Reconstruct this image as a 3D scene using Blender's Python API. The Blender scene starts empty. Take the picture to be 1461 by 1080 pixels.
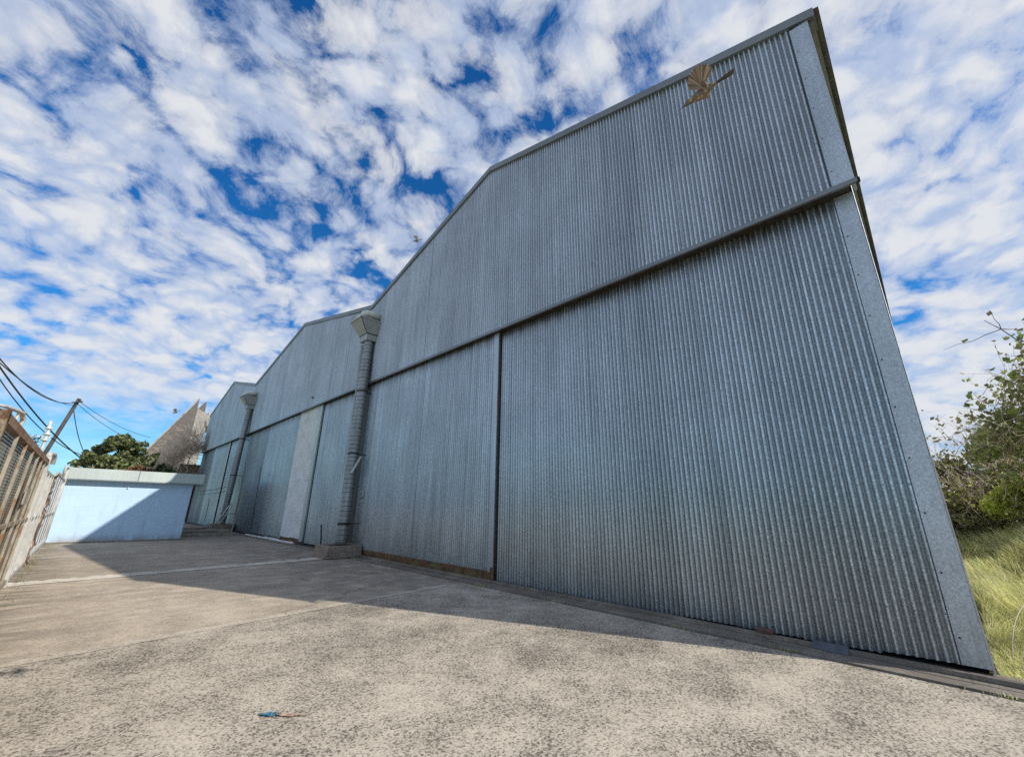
import bpy, bmesh, math, random
from mathutils import Vector, Matrix, noise as mnoise
random.seed(7)
S = bpy.context.scene
COL = S.collection
PI = math.pi

# ------------------------------------------------------------------ helpers
def finish(name, me, mat, parent=None, smooth=False):
    o = bpy.data.objects.new(name, me)
    COL.objects.link(o)
    if mat is not None:
        for m in (mat if isinstance(mat, (list, tuple)) else [mat]):
            me.materials.append(m)
    if smooth:
        for p in me.polygons: p.use_smooth = True
    if parent is not None:
        w = Vector((0, 0, 0)); q = parent
        while q is not None:
            w += q.location; q = q.parent
        me.transform(Matrix.Translation(-w))
        o.parent = parent
    return o

def obj(name, bm, mat, parent=None, smooth=False, origin=None):
    """link a bmesh (in world coordinates) as one mesh object"""
    me = bpy.data.meshes.new(name)
    bm.normal_update()
    bm.to_mesh(me); bm.free()
    if origin is not None and parent is None:
        me.transform(Matrix.Translation(-Vector(origin)))
        o = finish(name, me, mat, None, smooth); o.location = origin
        return o
    return finish(name, me, mat, parent, smooth)

def raw(name, verts, faces, mat, parent=None, smooth=False, origin=None):
    me = bpy.data.meshes.new(name)
    me.from_pydata(verts, [], faces); me.update()
    if origin is not None and parent is None:
        me.transform(Matrix.Translation(-Vector(origin)))
        o = finish(name, me, mat, None, smooth); o.location = origin
        return o
    return finish(name, me, mat, parent, smooth)

def tag(o, label, cat, group=None, kind=None):
    if label: o['label'] = label
    if cat: o['category'] = cat
    if group: o['group'] = group
    if kind: o['kind'] = kind
    return o

def thing(name, label, cat, loc=(0, 0, 0), group=None):
    o = bpy.data.objects.new(name, None); o.empty_display_size = 0.2
    COL.objects.link(o); o.location = loc
    return tag(o, label, cat, group)

def BM(): return bmesh.new()

def box(bm, x0, x1, y0, y1, z0, z1, mi=0):
    vs = [bm.verts.new(v) for v in [(x0,y0,z0),(x1,y0,z0),(x1,y1,z0),(x0,y1,z0),(x0,y0,z1),(x1,y0,z1),(x1,y1,z1),(x0,y1,z1)]]
    for f in [(0,3,2,1),(4,5,6,7),(0,1,5,4),(1,2,6,5),(2,3,7,6),(3,0,4,7)]:
        fc = bm.faces.new([vs[i] for i in f]); fc.material_index = mi
    return vs

def hexa(bm, pts, mi=0):
    """8 points: bottom 4 then top 4, both counter-clockwise"""
    vs = [bm.verts.new(v) for v in pts]
    for f in [(0,3,2,1),(4,5,6,7),(0,1,5,4),(1,2,6,5),(2,3,7,6),(3,0,4,7)]:
        fc = bm.faces.new([vs[i] for i in f]); fc.material_index = mi

def bar(bm, a, b, w, h=None, up=(0, 0, 1), mi=0):
    a = Vector(a); b = Vector(b); d = (b-a).normalized(); h = h or w
    u = Vector(up)
    if abs(d.dot(u)) > .95: u = Vector((1, 0, 0))
    s = d.cross(u).normalized(); t = s.cross(d)
    s *= w/2; t *= h/2
    hexa(bm, [a-s-t, a+s-t, a+s+t, a-s+t, b-s-t, b+s-t, b+s+t, b-s+t], mi)

def tube(bm, pts, r, n=8, cap=True, mi=0):
    """tube through pts; r is a number or a list"""
    pts = [Vector(p) for p in pts]; rings = []
    prev = None
    for i, p in enumerate(pts):
        d = (pts[min(i+1, len(pts)-1)] - pts[max(i-1, 0)]).normalized()
        if prev is None:
            s = d.cross(Vector((0.13, 0.21, 1))); 
            if s.length < .05: s = d.cross(Vector((1, 0, 0)))
            s.normalize()
        else:
            s = (prev - d*prev.dot(d)).normalized()
        prev = s
        t = d.cross(s)
        rr = r[i] if isinstance(r, (list, tuple)) else r
        rings.append([bm.verts.new(p + s*rr*math.cos(2*PI*k/n) + t*rr*math.sin(2*PI*k/n)) for k in range(n)])
    for i in range(len(rings)-1):
        for k in range(n):
            f = bm.faces.new([rings[i][k], rings[i][(k+1) % n], rings[i+1][(k+1) % n], rings[i+1][k]])
            f.material_index = mi; f.smooth = True
    if cap:
        for rg, rev in ((rings[0], True), (rings[-1], False)):
            f = bm.faces.new(list(reversed(rg)) if rev else rg); f.material_index = mi

# ------------------------------------------------------------------ node helpers
class NT:
    def __init__(s, tree): s.t = tree; s.n = tree.nodes; s.l = tree.links
    def new(s, typ, **kw):
        n = s.n.new(typ)
        for k, v in kw.items():
            if k.startswith('i_'): n.inputs[k[2:].replace('_', ' ')].default_value = v
            else: setattr(n, k, v)
        return n
    def link(s, a, b): s.l.new(a, b)
    def val(s, inp, x):
        if isinstance(x, bpy.types.NodeSocket): s.l.new(x, inp)
        else: inp.default_value = x
    def math(s, op, a, b=0.0, clamp=False):
        n = s.new('ShaderNodeMath', operation=op, use_clamp=clamp)
        s.val(n.inputs[0], a); s.val(n.inputs[1], b); return n.outputs[0]
    def vmul(s, vec, sc):
        n = s.new('ShaderNodeVectorMath', operation='MULTIPLY'); s.link(vec, n.inputs[0]); n.inputs[1].default_value = sc; return n.outputs[0]
    def noise(s, vec, scale, detail=4, rough=.55, dist=0.0):
        n = s.new('ShaderNodeTexNoise'); s.link(vec, n.inputs['Vector'])
        n.inputs['Scale'].default_value = scale; n.inputs['Detail'].default_value = detail
        n.inputs['Roughness'].default_value = rough; n.inputs['Distortion'].default_value = dist
        return n.outputs['Fac']
    def vor(s, vec, scale, out='Distance', feature='F1', rnd=1.0):
        n = s.new('ShaderNodeTexVoronoi', feature=feature); s.link(vec, n.inputs['Vector'])
        n.inputs['Scale'].default_value = scale; n.inputs['Randomness'].default_value = rnd
        return n.outputs[out]
    def ramp(s, fac, stops, interp='LINEAR'):
        n = s.new('ShaderNodeValToRGB'); n.color_ramp.interpolation = interp
        e = n.color_ramp.elements
        while len(e) < len(stops): e.new(.5)
        for k, (p, c) in enumerate(stops):
            e[k].position = p
            e[k].color = (c, c, c, 1) if isinstance(c, (int, float)) else (*c, 1)
        s.val(n.inputs[0], fac); return n.outputs[0]
    def mix(s, fac, a, b, blend='MIX'):
        n = s.new('ShaderNodeMix', data_type='RGBA', blend_type=blend)
        s.val(n.inputs[0], fac)
        s.val(n.inputs[6], a if isinstance(a, bpy.types.NodeSocket) else (*a, 1))
        s.val(n.inputs[7], b if isinstance(b, bpy.types.NodeSocket) else (*b, 1))
        return n.outputs[2]
    def maprange(s, v, a, b, c=0.0, d=1.0, smooth=True):
        n = s.new('ShaderNodeMapRange', interpolation_type='SMOOTHSTEP' if smooth else 'LINEAR')
        s.val(n.inputs[0], v)
        for k, q in zip((1, 2, 3, 4), (a, b, c, d)): n.inputs[k].default_value = q
        return n.outputs[0]

def material(name):
    m = bpy.data.materials.new(name); m.use_nodes = True
    t = NT(m.node_tree); m.node_tree.nodes.clear()
    out = t.new('ShaderNodeOutputMaterial'); b = t.new('ShaderNodeBsdfPrincipled')
    t.link(b.outputs[0], out.inputs[0])
    pos = t.new('ShaderNodeNewGeometry').outputs['Position']
    return m, t, b, pos, out

def bump(t, b, h, strength=.3, dist=.01):
    n = t.new('ShaderNodeBump'); n.inputs['Strength'].default_value = strength
    n.inputs['Distance'].default_value = dist; t.link(h, n.inputs['Height'])
    t.link(n.outputs[0], b.inputs['Normal']); return n

def simple(name, c1, c2, scale=6, rough=.75, metal=0.0, c3=None, c3_amt=.5, c3_scale=3, bumpy=.2, detail=6):
    """two-tone noise material with optional stain colour"""
    m, t, b, pos, out = material(name)
    f = t.noise(pos, scale, detail, .6)
    col = t.mix(t.maprange(f, .35, .65), c1, c2)
    if c3 is not None:
        g = t.noise(pos, c3_scale, 6, .65)
        col = t.mix(t.maprange(g, 1-c3_amt-.06, 1-c3_amt+.06), col, c3)
    t.link(col, b.inputs['Base Color'])
    b.inputs['Roughness'].default_value = rough; b.inputs['Metallic'].default_value = metal
    bump(t, b, t.noise(pos, scale*6, 5, .6), bumpy, .01)
    return m

def galv(name, tint=(.40, .45, .51), metal=.75, rough=.42, var=.12, sheet=.76, spangle=.16, streak=.2, seam=True, dirt=(.12, .11, .10), rust=0.0, axis='Y', pitch=0.0):
    m, t, b, pos, out = material(name)
    sep = t.new('ShaderNodeSeparateXYZ'); t.link(pos, sep.inputs[0])
    X, Y, Z = sep.outputs
    A = Y if axis == 'Y' else X
    # spangle
    sp = t.noise(pos, 48, 4, .8)
    vs = t.new('ShaderNodeTexVoronoi'); vs.inputs['Scale'].default_value = 60; t.link(pos, vs.inputs['Vector'])
    sc = t.new('ShaderNodeSeparateColor'); t.link(vs.outputs['Color'], sc.inputs[0])
    v = t.math('ADD', 1-spangle*1.3, t.math('MULTIPLY', t.math('POWER', sc.outputs[0], 1.6), spangle*3.4))
    v = t.math('MULTIPLY', v, t.maprange(sp, .36, .64, 1-spangle*2.0, 1+spangle*1.5))
    # vertical streaks
    st = t.noise(t.vmul(pos, (9, 9, .35)), 1.0, 5, .65)
    v = t.math('MULTIPLY', v, t.maprange(st, .3, .7, 1-streak, 1+streak))
    # per sheet tone
    cell = t.math('FLOOR', t.math('DIVIDE', A, sheet))
    wn = t.new('ShaderNodeTexWhiteNoise', noise_dimensions='1D'); t.link(cell, wn.inputs['W'])
    v = t.math('MULTIPLY', v, t.math('ADD', 1-var, t.math('MULTIPLY', wn.outputs['Value'], 2*var)))
    big = t.noise(pos, .6, 4, .5)
    v = t.math('MULTIPLY', v, t.maprange(big, .3, .7, .92, 1.08))
    if pitch:   # sky glints painted into the crest colour, valleys toned darker by rib phase
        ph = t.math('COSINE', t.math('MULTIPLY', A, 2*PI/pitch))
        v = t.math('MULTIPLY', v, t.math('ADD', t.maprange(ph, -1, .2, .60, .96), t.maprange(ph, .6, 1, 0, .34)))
    vv = t.new('ShaderNodeCombineXYZ')
    for k in range(3): t.link(v, vv.inputs[k])
    col = t.mix(1.0, tint, vv.outputs[0], 'MULTIPLY')
    if seam:
        fr = t.math('FRACT', t.math('DIVIDE', A, sheet))
        s_ = t.math('LESS_THAN', fr, .012)
        col = t.mix(t.math('MULTIPLY', s_, .6), col, (.08, .09, .10))
    # dirt splashed up from the ground and below laps
    dn = t.noise(t.vmul(pos, (5, 5, 1.2)), 1.0, 6, .7)
    low = t.math('MULTIPLY', t.maprange(Z, 0.0, 1.3, 1.0, 0.0), t.maprange(dn, .3, .75))
    col = t.mix(t.math('MULTIPLY', low, .42), col, dirt)
    if pitch:   # rust stain creeping down from under the door head
        top = t.math('MULTIPLY', t.maprange(Z, 5.98, 5.55, 1.0, 0.0), t.math('LESS_THAN', Z, 5.99))
        col = t.mix(t.math('MULTIPLY', top, t.maprange(dn, .25, .8)), col, (.07, .045, .03))
    if rust:
        rn = t.noise(t.vmul(pos, (3.5, 3.5, .9)), 1.3, 8, .7)
        col = t.mix(t.maprange(rn, .72-rust*.3, .8-rust*.3), col, (.16, .07, .03))
    t.link(col, b.inputs['Base Color'])
    b.inputs['Metallic'].default_value = metal
    t.link(t.maprange(sp, .3, .7, rough-.10, rough+.16), b.inputs['Roughness'])
    bump(t, b, t.math('ADD', sp, t.noise(pos, 5, 3, .5)), .04, .003)
    return m

PITCH = .079
M = {}
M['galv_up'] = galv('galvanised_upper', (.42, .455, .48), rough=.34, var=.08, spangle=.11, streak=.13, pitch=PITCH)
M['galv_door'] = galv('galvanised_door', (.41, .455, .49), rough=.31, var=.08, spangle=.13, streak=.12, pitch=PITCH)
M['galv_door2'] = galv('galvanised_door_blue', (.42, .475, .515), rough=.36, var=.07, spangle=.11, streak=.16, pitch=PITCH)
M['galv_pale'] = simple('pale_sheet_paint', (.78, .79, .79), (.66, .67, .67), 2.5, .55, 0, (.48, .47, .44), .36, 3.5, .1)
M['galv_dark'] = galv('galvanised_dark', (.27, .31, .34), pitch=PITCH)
M['flash'] = galv('galvanised_flashing', (.47, .515, .56), seam=False, var=0.02, spangle=.09, streak=.08, rough=.45)
M['flash2'] = galv('galvanised_fascia', (.50, .55, .53), seam=False, var=0.02, spangle=.03, streak=.05, metal=.3, rough=.5)
M['verge'] = galv('verge_flashing', (.21, .23, .245), seam=False, var=0.06, sheet=2.4, spangle=.03, streak=.03, metal=.5)
M['roofsheet'] = simple('old_roof_sheet', (.16, .16, .14), (.10, .10, .09), 3, .7, .2)
M['pipe'] = galv('pipe_metal', (.31, .325, .32), seam=False, var=0, spangle=.12, streak=.2, metal=.6, rough=.45, rust=.12)
M['hopper'] = galv('hopper_metal', (.40, .42, .43), seam=False, var=0, spangle=.06, streak=.12, metal=.2, rough=.5, rust=.08)
M['black'] = simple('dark_void', (.006, .006, .007), (.012, .012, .013), rough=.9)
M['darkmetal'] = simple('dark_metal', (.035, .033, .032), (.07, .06, .055), 8, .6, .4, (.09, .04, .02), .4)
M['rust'] = simple('rusty_steel', (.17, .07, .03), (.09, .045, .025), 7, .85, .1, (.28, .22, .15), .42, 9, .5)
M['rustband'] = simple('rusted_band', (.22, .095, .04), (.08, .05, .035), 9, .85, .1, (.16, .15, .06), .45, 4, .5)
M['rustrail'] = simple('rusty_rail', (.19, .11, .07), (.28, .22, .17), 5, .8, .1, (.24, .09, .035), .45, 4, .4)
M['whitepaint'] = simple('old_white_paint', (.54, .53, .50), (.42, .41, .39), 5, .7, 0, (.30, .17, .09), .30, 5, .2)
M['creampaint'] = simple('cream_bar_paint', (.38, .34, .27), (.26, .225, .175), 6, .75, 0, (.25, .12, .055), .42, 4, .3)
M['plastic'] = simple('white_plastic', (.66, .66, .63), (.52, .52, .50), 4, .5, 0, (.25, .22, .18), .3, 6, .1)
M['wood'] = simple('pale_plank', (.48, .42, .33), (.36, .31, .24), 9, .8, 0, (.2, .17, .13), .35, 8, .3)
M['polewood'] = simple('weathered_pole', (.05, .045, .04), (.09, .08, .07), 6, .9, 0, None, bumpy=.4)
M['cable'] = simple('black_cable', (.02, .02, .022), (.035, .035, .04), 5, .7)
M['beige'] = simple('weathered_soffit', (.21, .20, .165), (.15, .145, .125), 3, .7, 0, (.20, .17, .13), .35, 5, .2)
M['brick'] = simple('red_brick', (.17, .08, .06), (.11, .06, .05), 20, .9, 0, (.3, .25, .2), .3, 12, .5)
M['slate'] = simple('blue_grey_sheet', (.07, .08, .10), (.10, .11, .13), 9, .6)
M['peel'] = simple('peeling_pier', (.55, .47, .38), (.40, .31, .23), 6, .85, 0, (.13, .05, .025), .52, 5, .6)
M['capmetal'] = simple('vent_cap', (.78, .78, .72), (.66, .66, .6), 6, .5, .2, (.3, .28, .2), .25, 5, .2)

# ------------------------------------------------------------------ concrete
def concrete(name, base, dark, coarse, stain=.5, streaks=False, speck=1.0):
    m, t, b, pos, out = material(name)
    big = t.noise(pos, .45, 4, .55)
    mid = t.noise(pos, 1.9, 7, .65)
    grain = t.noise(pos, coarse, 6, .85)
    agg = t.new('ShaderNodeTexVoronoi'); agg.inputs['Scale'].default_value = coarse*1.1; t.link(pos, agg.inputs['Vector'])
    ac = t.new('ShaderNodeSeparateColor'); t.link(agg.outputs['Color'], ac.inputs[0])
    col = t.mix(t.maprange(mid, .3, .7), base, tuple(c*.80 for c in base))
    col = t.mix(t.math('MULTIPLY', t.maprange(big, .42, .74), stain), col, dark)
    thr = t.math('ADD', grain, t.math('MULTIPLY', t.math('SUBTRACT', ac.outputs[0], .5), .16))
    thr = t.math('ADD', thr, t.math('MULTIPLY', t.math('SUBTRACT', mid, .5), .24))
    thr = t.math('ADD', thr, t.math('MULTIPLY', t.math('SUBTRACT', big, .5), .18))
    spk = t.maprange(thr, .49, .59)
    col = t.mix(t.math('MULTIPLY', spk, .90*speck), col, (.085, .07, .058))
    lt = t.maprange(thr, .47, .30)
    col = t.mix(t.math('MULTIPLY', lt, .60*speck), col, (.74, .67, .56))
    if streaks:
        s_ = t.noise(t.vmul(pos, (.5, 1.3, 1)), .9, 6, .6)
        col = t.mix(t.math('MULTIPLY', t.maprange(s_, .48, .72), .45), col, (.20, .175, .145))
        s2 = t.noise(t.vmul(pos, (.7, 3.2, 1)), 1.3, 7, .62)
        col = t.mix(t.math('MULTIPLY', t.maprange(s2, .64, .74), .45), col, (.09, .08, .07))
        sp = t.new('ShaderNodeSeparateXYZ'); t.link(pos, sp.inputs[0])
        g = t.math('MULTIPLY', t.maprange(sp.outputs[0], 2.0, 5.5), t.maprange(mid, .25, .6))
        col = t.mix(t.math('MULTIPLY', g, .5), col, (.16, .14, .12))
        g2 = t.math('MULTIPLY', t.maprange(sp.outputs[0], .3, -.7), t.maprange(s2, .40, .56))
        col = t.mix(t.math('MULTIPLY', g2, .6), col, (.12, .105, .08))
    wv = t.new('ShaderNodeVectorMath', operation='ADD')
    nn = t.new('ShaderNodeTexNoise'); nn.inputs['Scale'].default_value = 1.6; nn.inputs['Detail'].default_value = 5; t.link(pos, nn.inputs['Vector'])
    sc = t.vmul(nn.outputs['Color'], (.9, .9, 0)); t.link(pos, wv.inputs[0]); t.link(sc, wv.inputs[1])
    cr = t.vor(wv.outputs[0], .30, feature='DISTANCE_TO_EDGE')
    ck = t.math('MULTIPLY', t.math('LESS_THAN', cr, .0032), t.maprange(big, .42, .52))
    col = t.mix(t.math('MULTIPLY', ck, .4), col, (.09, .08, .065))
    t.link(col, b.inputs['Base Color']); b.inputs['Roughness'].default_value = .92
    b.inputs['Specular IOR Level'].default_value = .2
    bump(t, b, grain, .35*speck+.05, .008)
    return m
M['conc_near'] = concrete('coarse_concrete', (.56, .485, .385), (.33, .285, .23), 50, .55)
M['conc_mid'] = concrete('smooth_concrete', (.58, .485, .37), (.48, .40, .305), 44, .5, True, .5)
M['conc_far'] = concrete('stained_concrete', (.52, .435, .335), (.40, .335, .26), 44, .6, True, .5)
M['mortar'] = concrete('joint_mortar', (.62, .54, .43), (.52, .45, .355), 40, .5, False, .5)
M['mortar_pale'] = concrete('pale_joint_mortar', (.80, .73, .61), (.62, .56, .46), 30, .4, False, .4)
M['sill'] = concrete('sill_concrete', (.30, .26, .215), (.17, .145, .12), 40, .6, True, .5)
M['planter'] = concrete('planter_concrete', (.38, .31, .25), (.23, .18, .14), 28, .6, False, .6)

def leafmat(name, cols, rough=.55, trans=.35):
    m, t, b, pos, out = material(name)
    ri = t.new('ShaderNodeNewGeometry').outputs['Random Per Island']
    n = len(cols)
    col = t.ramp(ri, [((k+.5)/n, c) for k, c in enumerate(cols)])
    cl = t.noise(pos, 1.8, 3, .5)
    col = t.mix(1.0, col, t.ramp(cl, [(.3, .55), (.7, 1.35)]), 'MULTIPLY')
    t.link(col, b.inputs['Base Color']); b.inputs['Roughness'].default_value = rough
    tr = t.new('ShaderNodeBsdfTranslucent'); t.link(col, tr.inputs[0])
    mx = t.new('ShaderNodeMixShader'); mx.inputs[0].default_value = trans
    t.link(b.outputs[0], mx.inputs[1]); t.link(tr.outputs[0], mx.inputs[2]); t.link(mx.outputs[0], out.inputs[0])
    return m
M['leaf_dark'] = leafmat('dark_leaf', [(.05, .075, .03), (.10, .135, .05), (.18, .21, .08), (.30, .31, .13)])
M['leaf_bush'] = leafmat('bramble_leaf', [(.13, .14, .045), (.24, .26, .06), (.36, .37, .10), (.36, .29, .17), (.16, .12, .08)])
M['leaf_lime'] = leafmat('lime_leaf', [(.40, .44, .07), (.56, .60, .12), (.48, .50, .09)], trans=.45)
M['leaf_tree'] = leafmat('tree_leaf', [(.18, .22, .055), (.30, .36, .09), (.44, .46, .14), (.26, .20, .11)], trans=.45)
M['leaf_red'] = leafmat('red_leaf', [(.24, .10, .055), (.30, .15, .08), (.15, .08, .04)])
M['grass'] = leafmat('dry_grass', [(.76, .68, .30), (.50, .54, .15), (.84, .76, .44), (.34, .42, .10), (.88, .82, .56)], rough=.8, trans=.35)
M['bark'] = simple('bark', (.14, .11, .085), (.22, .18, .14), 12, .9)
M['twig'] = simple('dry_twig', (.66, .54, .44), (.48, .37, .29), 3, .9)

# ------------------------------------------------------------------ ground
def bank_h(x, y):
    if y > -.15 or x < 7.2: return 0.0
    s = min(1, max(0, (x-7.6)/7.5)); s = s*s*(3-2*s)
    q = min(1, max(0, (-y-.1)/1.6)); q = q*q*(3-2*q)
    far = 1.0 if x < 60 else max(0, 1-(x-60)/60)
    return (1.12*s*(.72+.28*q) + 1.1*min(1, max(0, (-y-.9)/3))*s)*far

def axis_vals(fine):
    v = [-600, -300, -150, -80, -45, -30]
    return sorted(set(v + fine + [-x for x in v] + [90, 120]))
gx = axis_vals([-20, -12, -8, -5, -2, 0, 2, 4, 6, 6.9, 7.2] + [7.6+.8*k for k in range(18)] + [24, 27, 35, 40, 60])
gy = axis_vals([-20, -14, -11, -9, -7.5] + [-6.5+.5*k for k in range(13)] + [-.15, 0, 3, 6, 10, 15, 20])
vs = [(x, y, -.03 + bank_h(x, y)) for x in gx for y in gy]
n = len(gy)
fs = [(i*n+j, (i+1)*n+j, (i+1)*n+j+1, i*n+j+1) for i in range(len(gx)-1) for j in range(n-1)]
M['earth'] = simple('dry_earth', (.34, .31, .14), (.24, .24, .10), 3, .95, 0, (.20, .16, .10), .4, 2, .5)
g = raw('ground', vs, fs, M['earth'], smooth=True); g['kind'] = 'structure'

def sheet(name, x0, x1, ya0, ya1, yb0, yb1, z, mat, skirt=.12):
    """slab: near edge y=ya0..ya1 (at x0..x1), far edge yb0..yb1"""
    bm = BM()
    hexa(bm, [(x0, ya0, z-skirt), (x1, ya1, z-skirt), (x1, yb1, z-skirt), (x0, yb0, z-skirt),
              (x0, ya0, z), (x1, ya1, z), (x1, yb1, z), (x0, yb0, z)])
    o = obj(name, bm, mat); o['kind'] = 'structure'; return o
j1 = lambda x: 6.87+.135*x
j2 = lambda x: 13.12+.135*x
XL = -.95; XR = 6.23
o = sheet('yard_pavement', XL-6, XR, -9, -9, j1(XL-6), j1(XR), 0.0, M['conc_near'])
o = sheet('yard_pavement', XL, XR, j1(XL), j1(XR), j2(XL), j2(XR), -.003, M['conc_mid'])
o = sheet('yard_pavement', XL, XR, j2(XL), j2(XR), 47, 47, -.001, M['conc_far'])
# mortar joints, ragged edges
for jf, w in ((j1, .20), (j2, .58)):
    bm = BM(); prev = None; x = XL
    random.seed(3)
    while x < XR-.35:
        a = w/2*(.75+random.random()*.25); c = w/2*(.45+random.random()*.75)
        yy = jf(x)+random.uniform(-.01, .01)
        cur = (bm.verts.new((x, yy-a, .004)), bm.verts.new((x, yy+c, .004)))
        if prev: bm.faces.new([prev[0], cur[0], cur[1], prev[1]])
        prev = cur; x += .09
    o = obj('pavement_joint', bm, M['mortar' if jf is j1 else 'mortar_pale']); o['kind'] = 'structure'
# kerb-like sill strip along the doors with a dark channel in front
sheet('door_sill_pavement', 6.287, 6.47, -9, -9, 47, 47, .012, M['sill'])
sheet('track_channel', 6.47, 6.505, -9, -9, 47, 47, -.012, M['black'], .05)
sheet('door_sill_pavement', 6.505, 7.02, -9, -9, 47, 47, .009, M['sill'])
o = sheet('track_channel', 6.23, 6.287, -9, -9, 47, 47, -.022, M['black'], .05)
# slabs raised a little beyond the blue shed
for k, (x0, x1, y0, y1, z) in enumerate([(3.6, 6.2, 26.6, 27.5, .09), (3.6, 6.2, 28.6, 30.1, .16), (3.6, 6.0, 31.5, 34, .2)]):
    bm = BM(); box(bm, x0, x1, y0, y1, 0.005, z)
    tag(obj('concrete_slab', bm, M['conc_far'], origin=(x0, y0, 0)), ['low concrete slab nearest the end of the blue wall', 'middle concrete slab in the gap beside the blue shed', 'farthest concrete slab in the gap past the blue shed'][k], 'slab', 'low slabs between the blue shed and the doors')

# ------------------------------------------------------------------ hangar
XU = 6.62; XD1 = 6.80; XD2 = 6.735
prof = [(-.14, 9.40), (7.72, 11.68), (14.9, 9.47), (23.4, 11.42), (32.0, 9.55), (39.6, 11.3), (47.2, 9.5)]
def roof_z(y):
    for (a, za), (b, zb) in zip(prof, prof[1:]):
        if a <= y <= b: return za+(zb-za)*(y-a)/(b-a)
    return prof[0][1] if y < prof[0][0] else prof[-1][1]
hangar = thing('hangar', 'long grey corrugated metal hangar with three gables and tall sliding doors', 'hangar', (XD1, 23.5, 0))

AMP = .016
def corr(y0, y1, x, z0, zf, sub=8, rows=None, screws=None, wob=.006, seed=0, slack=0):
    """vertical corrugated sheet wall facing -X between y0,y1; zf(y) is its top"""
    bm = BM(); nseg = max(2, int(round((y1-y0)/PITCH*sub)))
    rows = rows or 4; cols = []
    for i in range(nseg+1):
        y = y0+(y1-y0)*i/nseg; zt = zf(y); c = []; zb_ = z0(y) if callable(z0) else z0
        for r in range(rows+1):
            z = zb_+(zt-zb_)*r/rows
            w = wob*mnoise.noise(Vector((y*.7+seed*9, z*.5, seed)))
            zz = z
            if r == 0 and slack: zz += slack*(math.floor(y/.76+seed) % 3-1)*.5
            c.append(bm.verts.new((x-AMP*math.cos(2*PI*y/PITCH)+w, y, zz)))
        cols.append(c)
    for i in range(nseg):
        for r in range(rows):
            f = bm.faces.new([cols[i][r], cols[i][r+1], cols[i+1][r+1], cols[i+1][r]])
            f.smooth = True
    if screws:
        rnd = random.Random(seed)
        for zr in screws:
            k = math.ceil(y0/PITCH)
            while k*PITCH < y1-.03 and y1 > y0:
                y = k*PITCH; z = zr(y) if callable(zr) else zr
                if z < zf(y)-.03 and rnd.random() < .93:
                    s = .0075; xx = x-AMP-.006
                    w = wob*mnoise.noise(Vector((y*.7+seed*9, z*.5, seed)))
                    ring = [bm.verts.new((xx+w, y+s*math.cos(a*PI/3), z+s*math.sin(a*PI/3))) for a in range(6)]
                    top = bm.verts.new((xx+w-.005, y, z))
                    for a in range(6):
                        f = bm.faces.new([ring[a], ring[(a+1) % 6], top]); f.material_index = 1
                k += 3
    return bm

bays = [(-.14, 14.9), (14.9, 32.0), (32.0, 47.2)]
for bi, (a, b_) in enumerate(bays):
    y0 = a+(.24 if bi == 0 else 0)
    scr = [6.16, 6.9, 8.0, 9.1] + ([lambda y: roof_z(y)-.22] if bi == 0 else [])
    bm = corr(y0, b_, XU, 6.02, lambda y: roof_z(y)-.02, sub=8 if bi == 0 else 6, screws=scr if bi == 0 else [6.16], seed=bi+1)
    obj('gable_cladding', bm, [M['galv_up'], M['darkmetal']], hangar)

# verge flashing along the roof line
for k, ((a, za), (b_, zb)) in enumerate(zip(prof, prof[1:])):
    bm = BM()
    a0 = a-(.10 if k == 0 else 0)
    L = math.hypot(b_-a, zb-za); ns = max(1, round(L/2.4))
    for s in range(ns):
        t0 = s/ns; t1 = (s+1)/ns
        ya = a0+(b_-a0)*t0; yb = a0+(b_-a0)*t1
        zA = za+(zb-za)*t0; zB = za+(zb-za)*t1
        off = .0025*(s % 2)
        hexa(bm, [(XU-.055-off, ya, zA-.13), (XU+.25, ya, zA-.13), (XU+.25, yb, zB-.13), (XU-.055-off, yb, zB-.13),
                  (XU-.055-off, ya, zA+.045+off), (XU+.25, ya, zA+.045+off), (XU+.25, yb, zB+.045+off), (XU-.055-off, yb, zB+.045+off)])
    obj('verge_flashing', bm, M['verge'], hangar)
# dark foam gap strip right under the verge
# corner flashings
def corner_flash(x, y0, y1, z0, z1, name):
    bm = BM()
    box(bm, x-.022, x+.05, y0, y1, z0, z1)
    # folded lip at the inner edge
    box(bm, x-.030, x-.004, y1, y1+.012, z0, z1)
    # side return
    box(bm, x+.05, x+.30, y0, y0+.03, z0, z1)
    s = .011; z = z0+.25
    while z < z1-.1:
        for yy in (y1-.025,):
            ring = [bm.verts.new((x-.0235, yy+s*math.cos(a*PI/3), z+s*math.sin(a*PI/3))) for a in range(6)]
            top = bm.verts.new((x-.034, yy, z))
            for a in range(6):
                f = bm.faces.new([ring[a], ring[(a+1) % 6], top]); f.material_index = 1
        z += .62
    obj(name, bm, [M['flash'], M['darkmetal']], hangar)
corner_flash(XU, -.14, .10, 6.06, 9.30, 'corner_flashing')
corner_flash(XD1, -.075, .125, .09, 5.98, 'corner_flashing')
# weathered white edge strip of the corner, seen low down
bm = BM(); box(bm, XD1-.01, XD1+.06, -.093, -.077, .05, 2.2)
obj('corner_trim', bm, M['whitepaint'], hangar)
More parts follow.
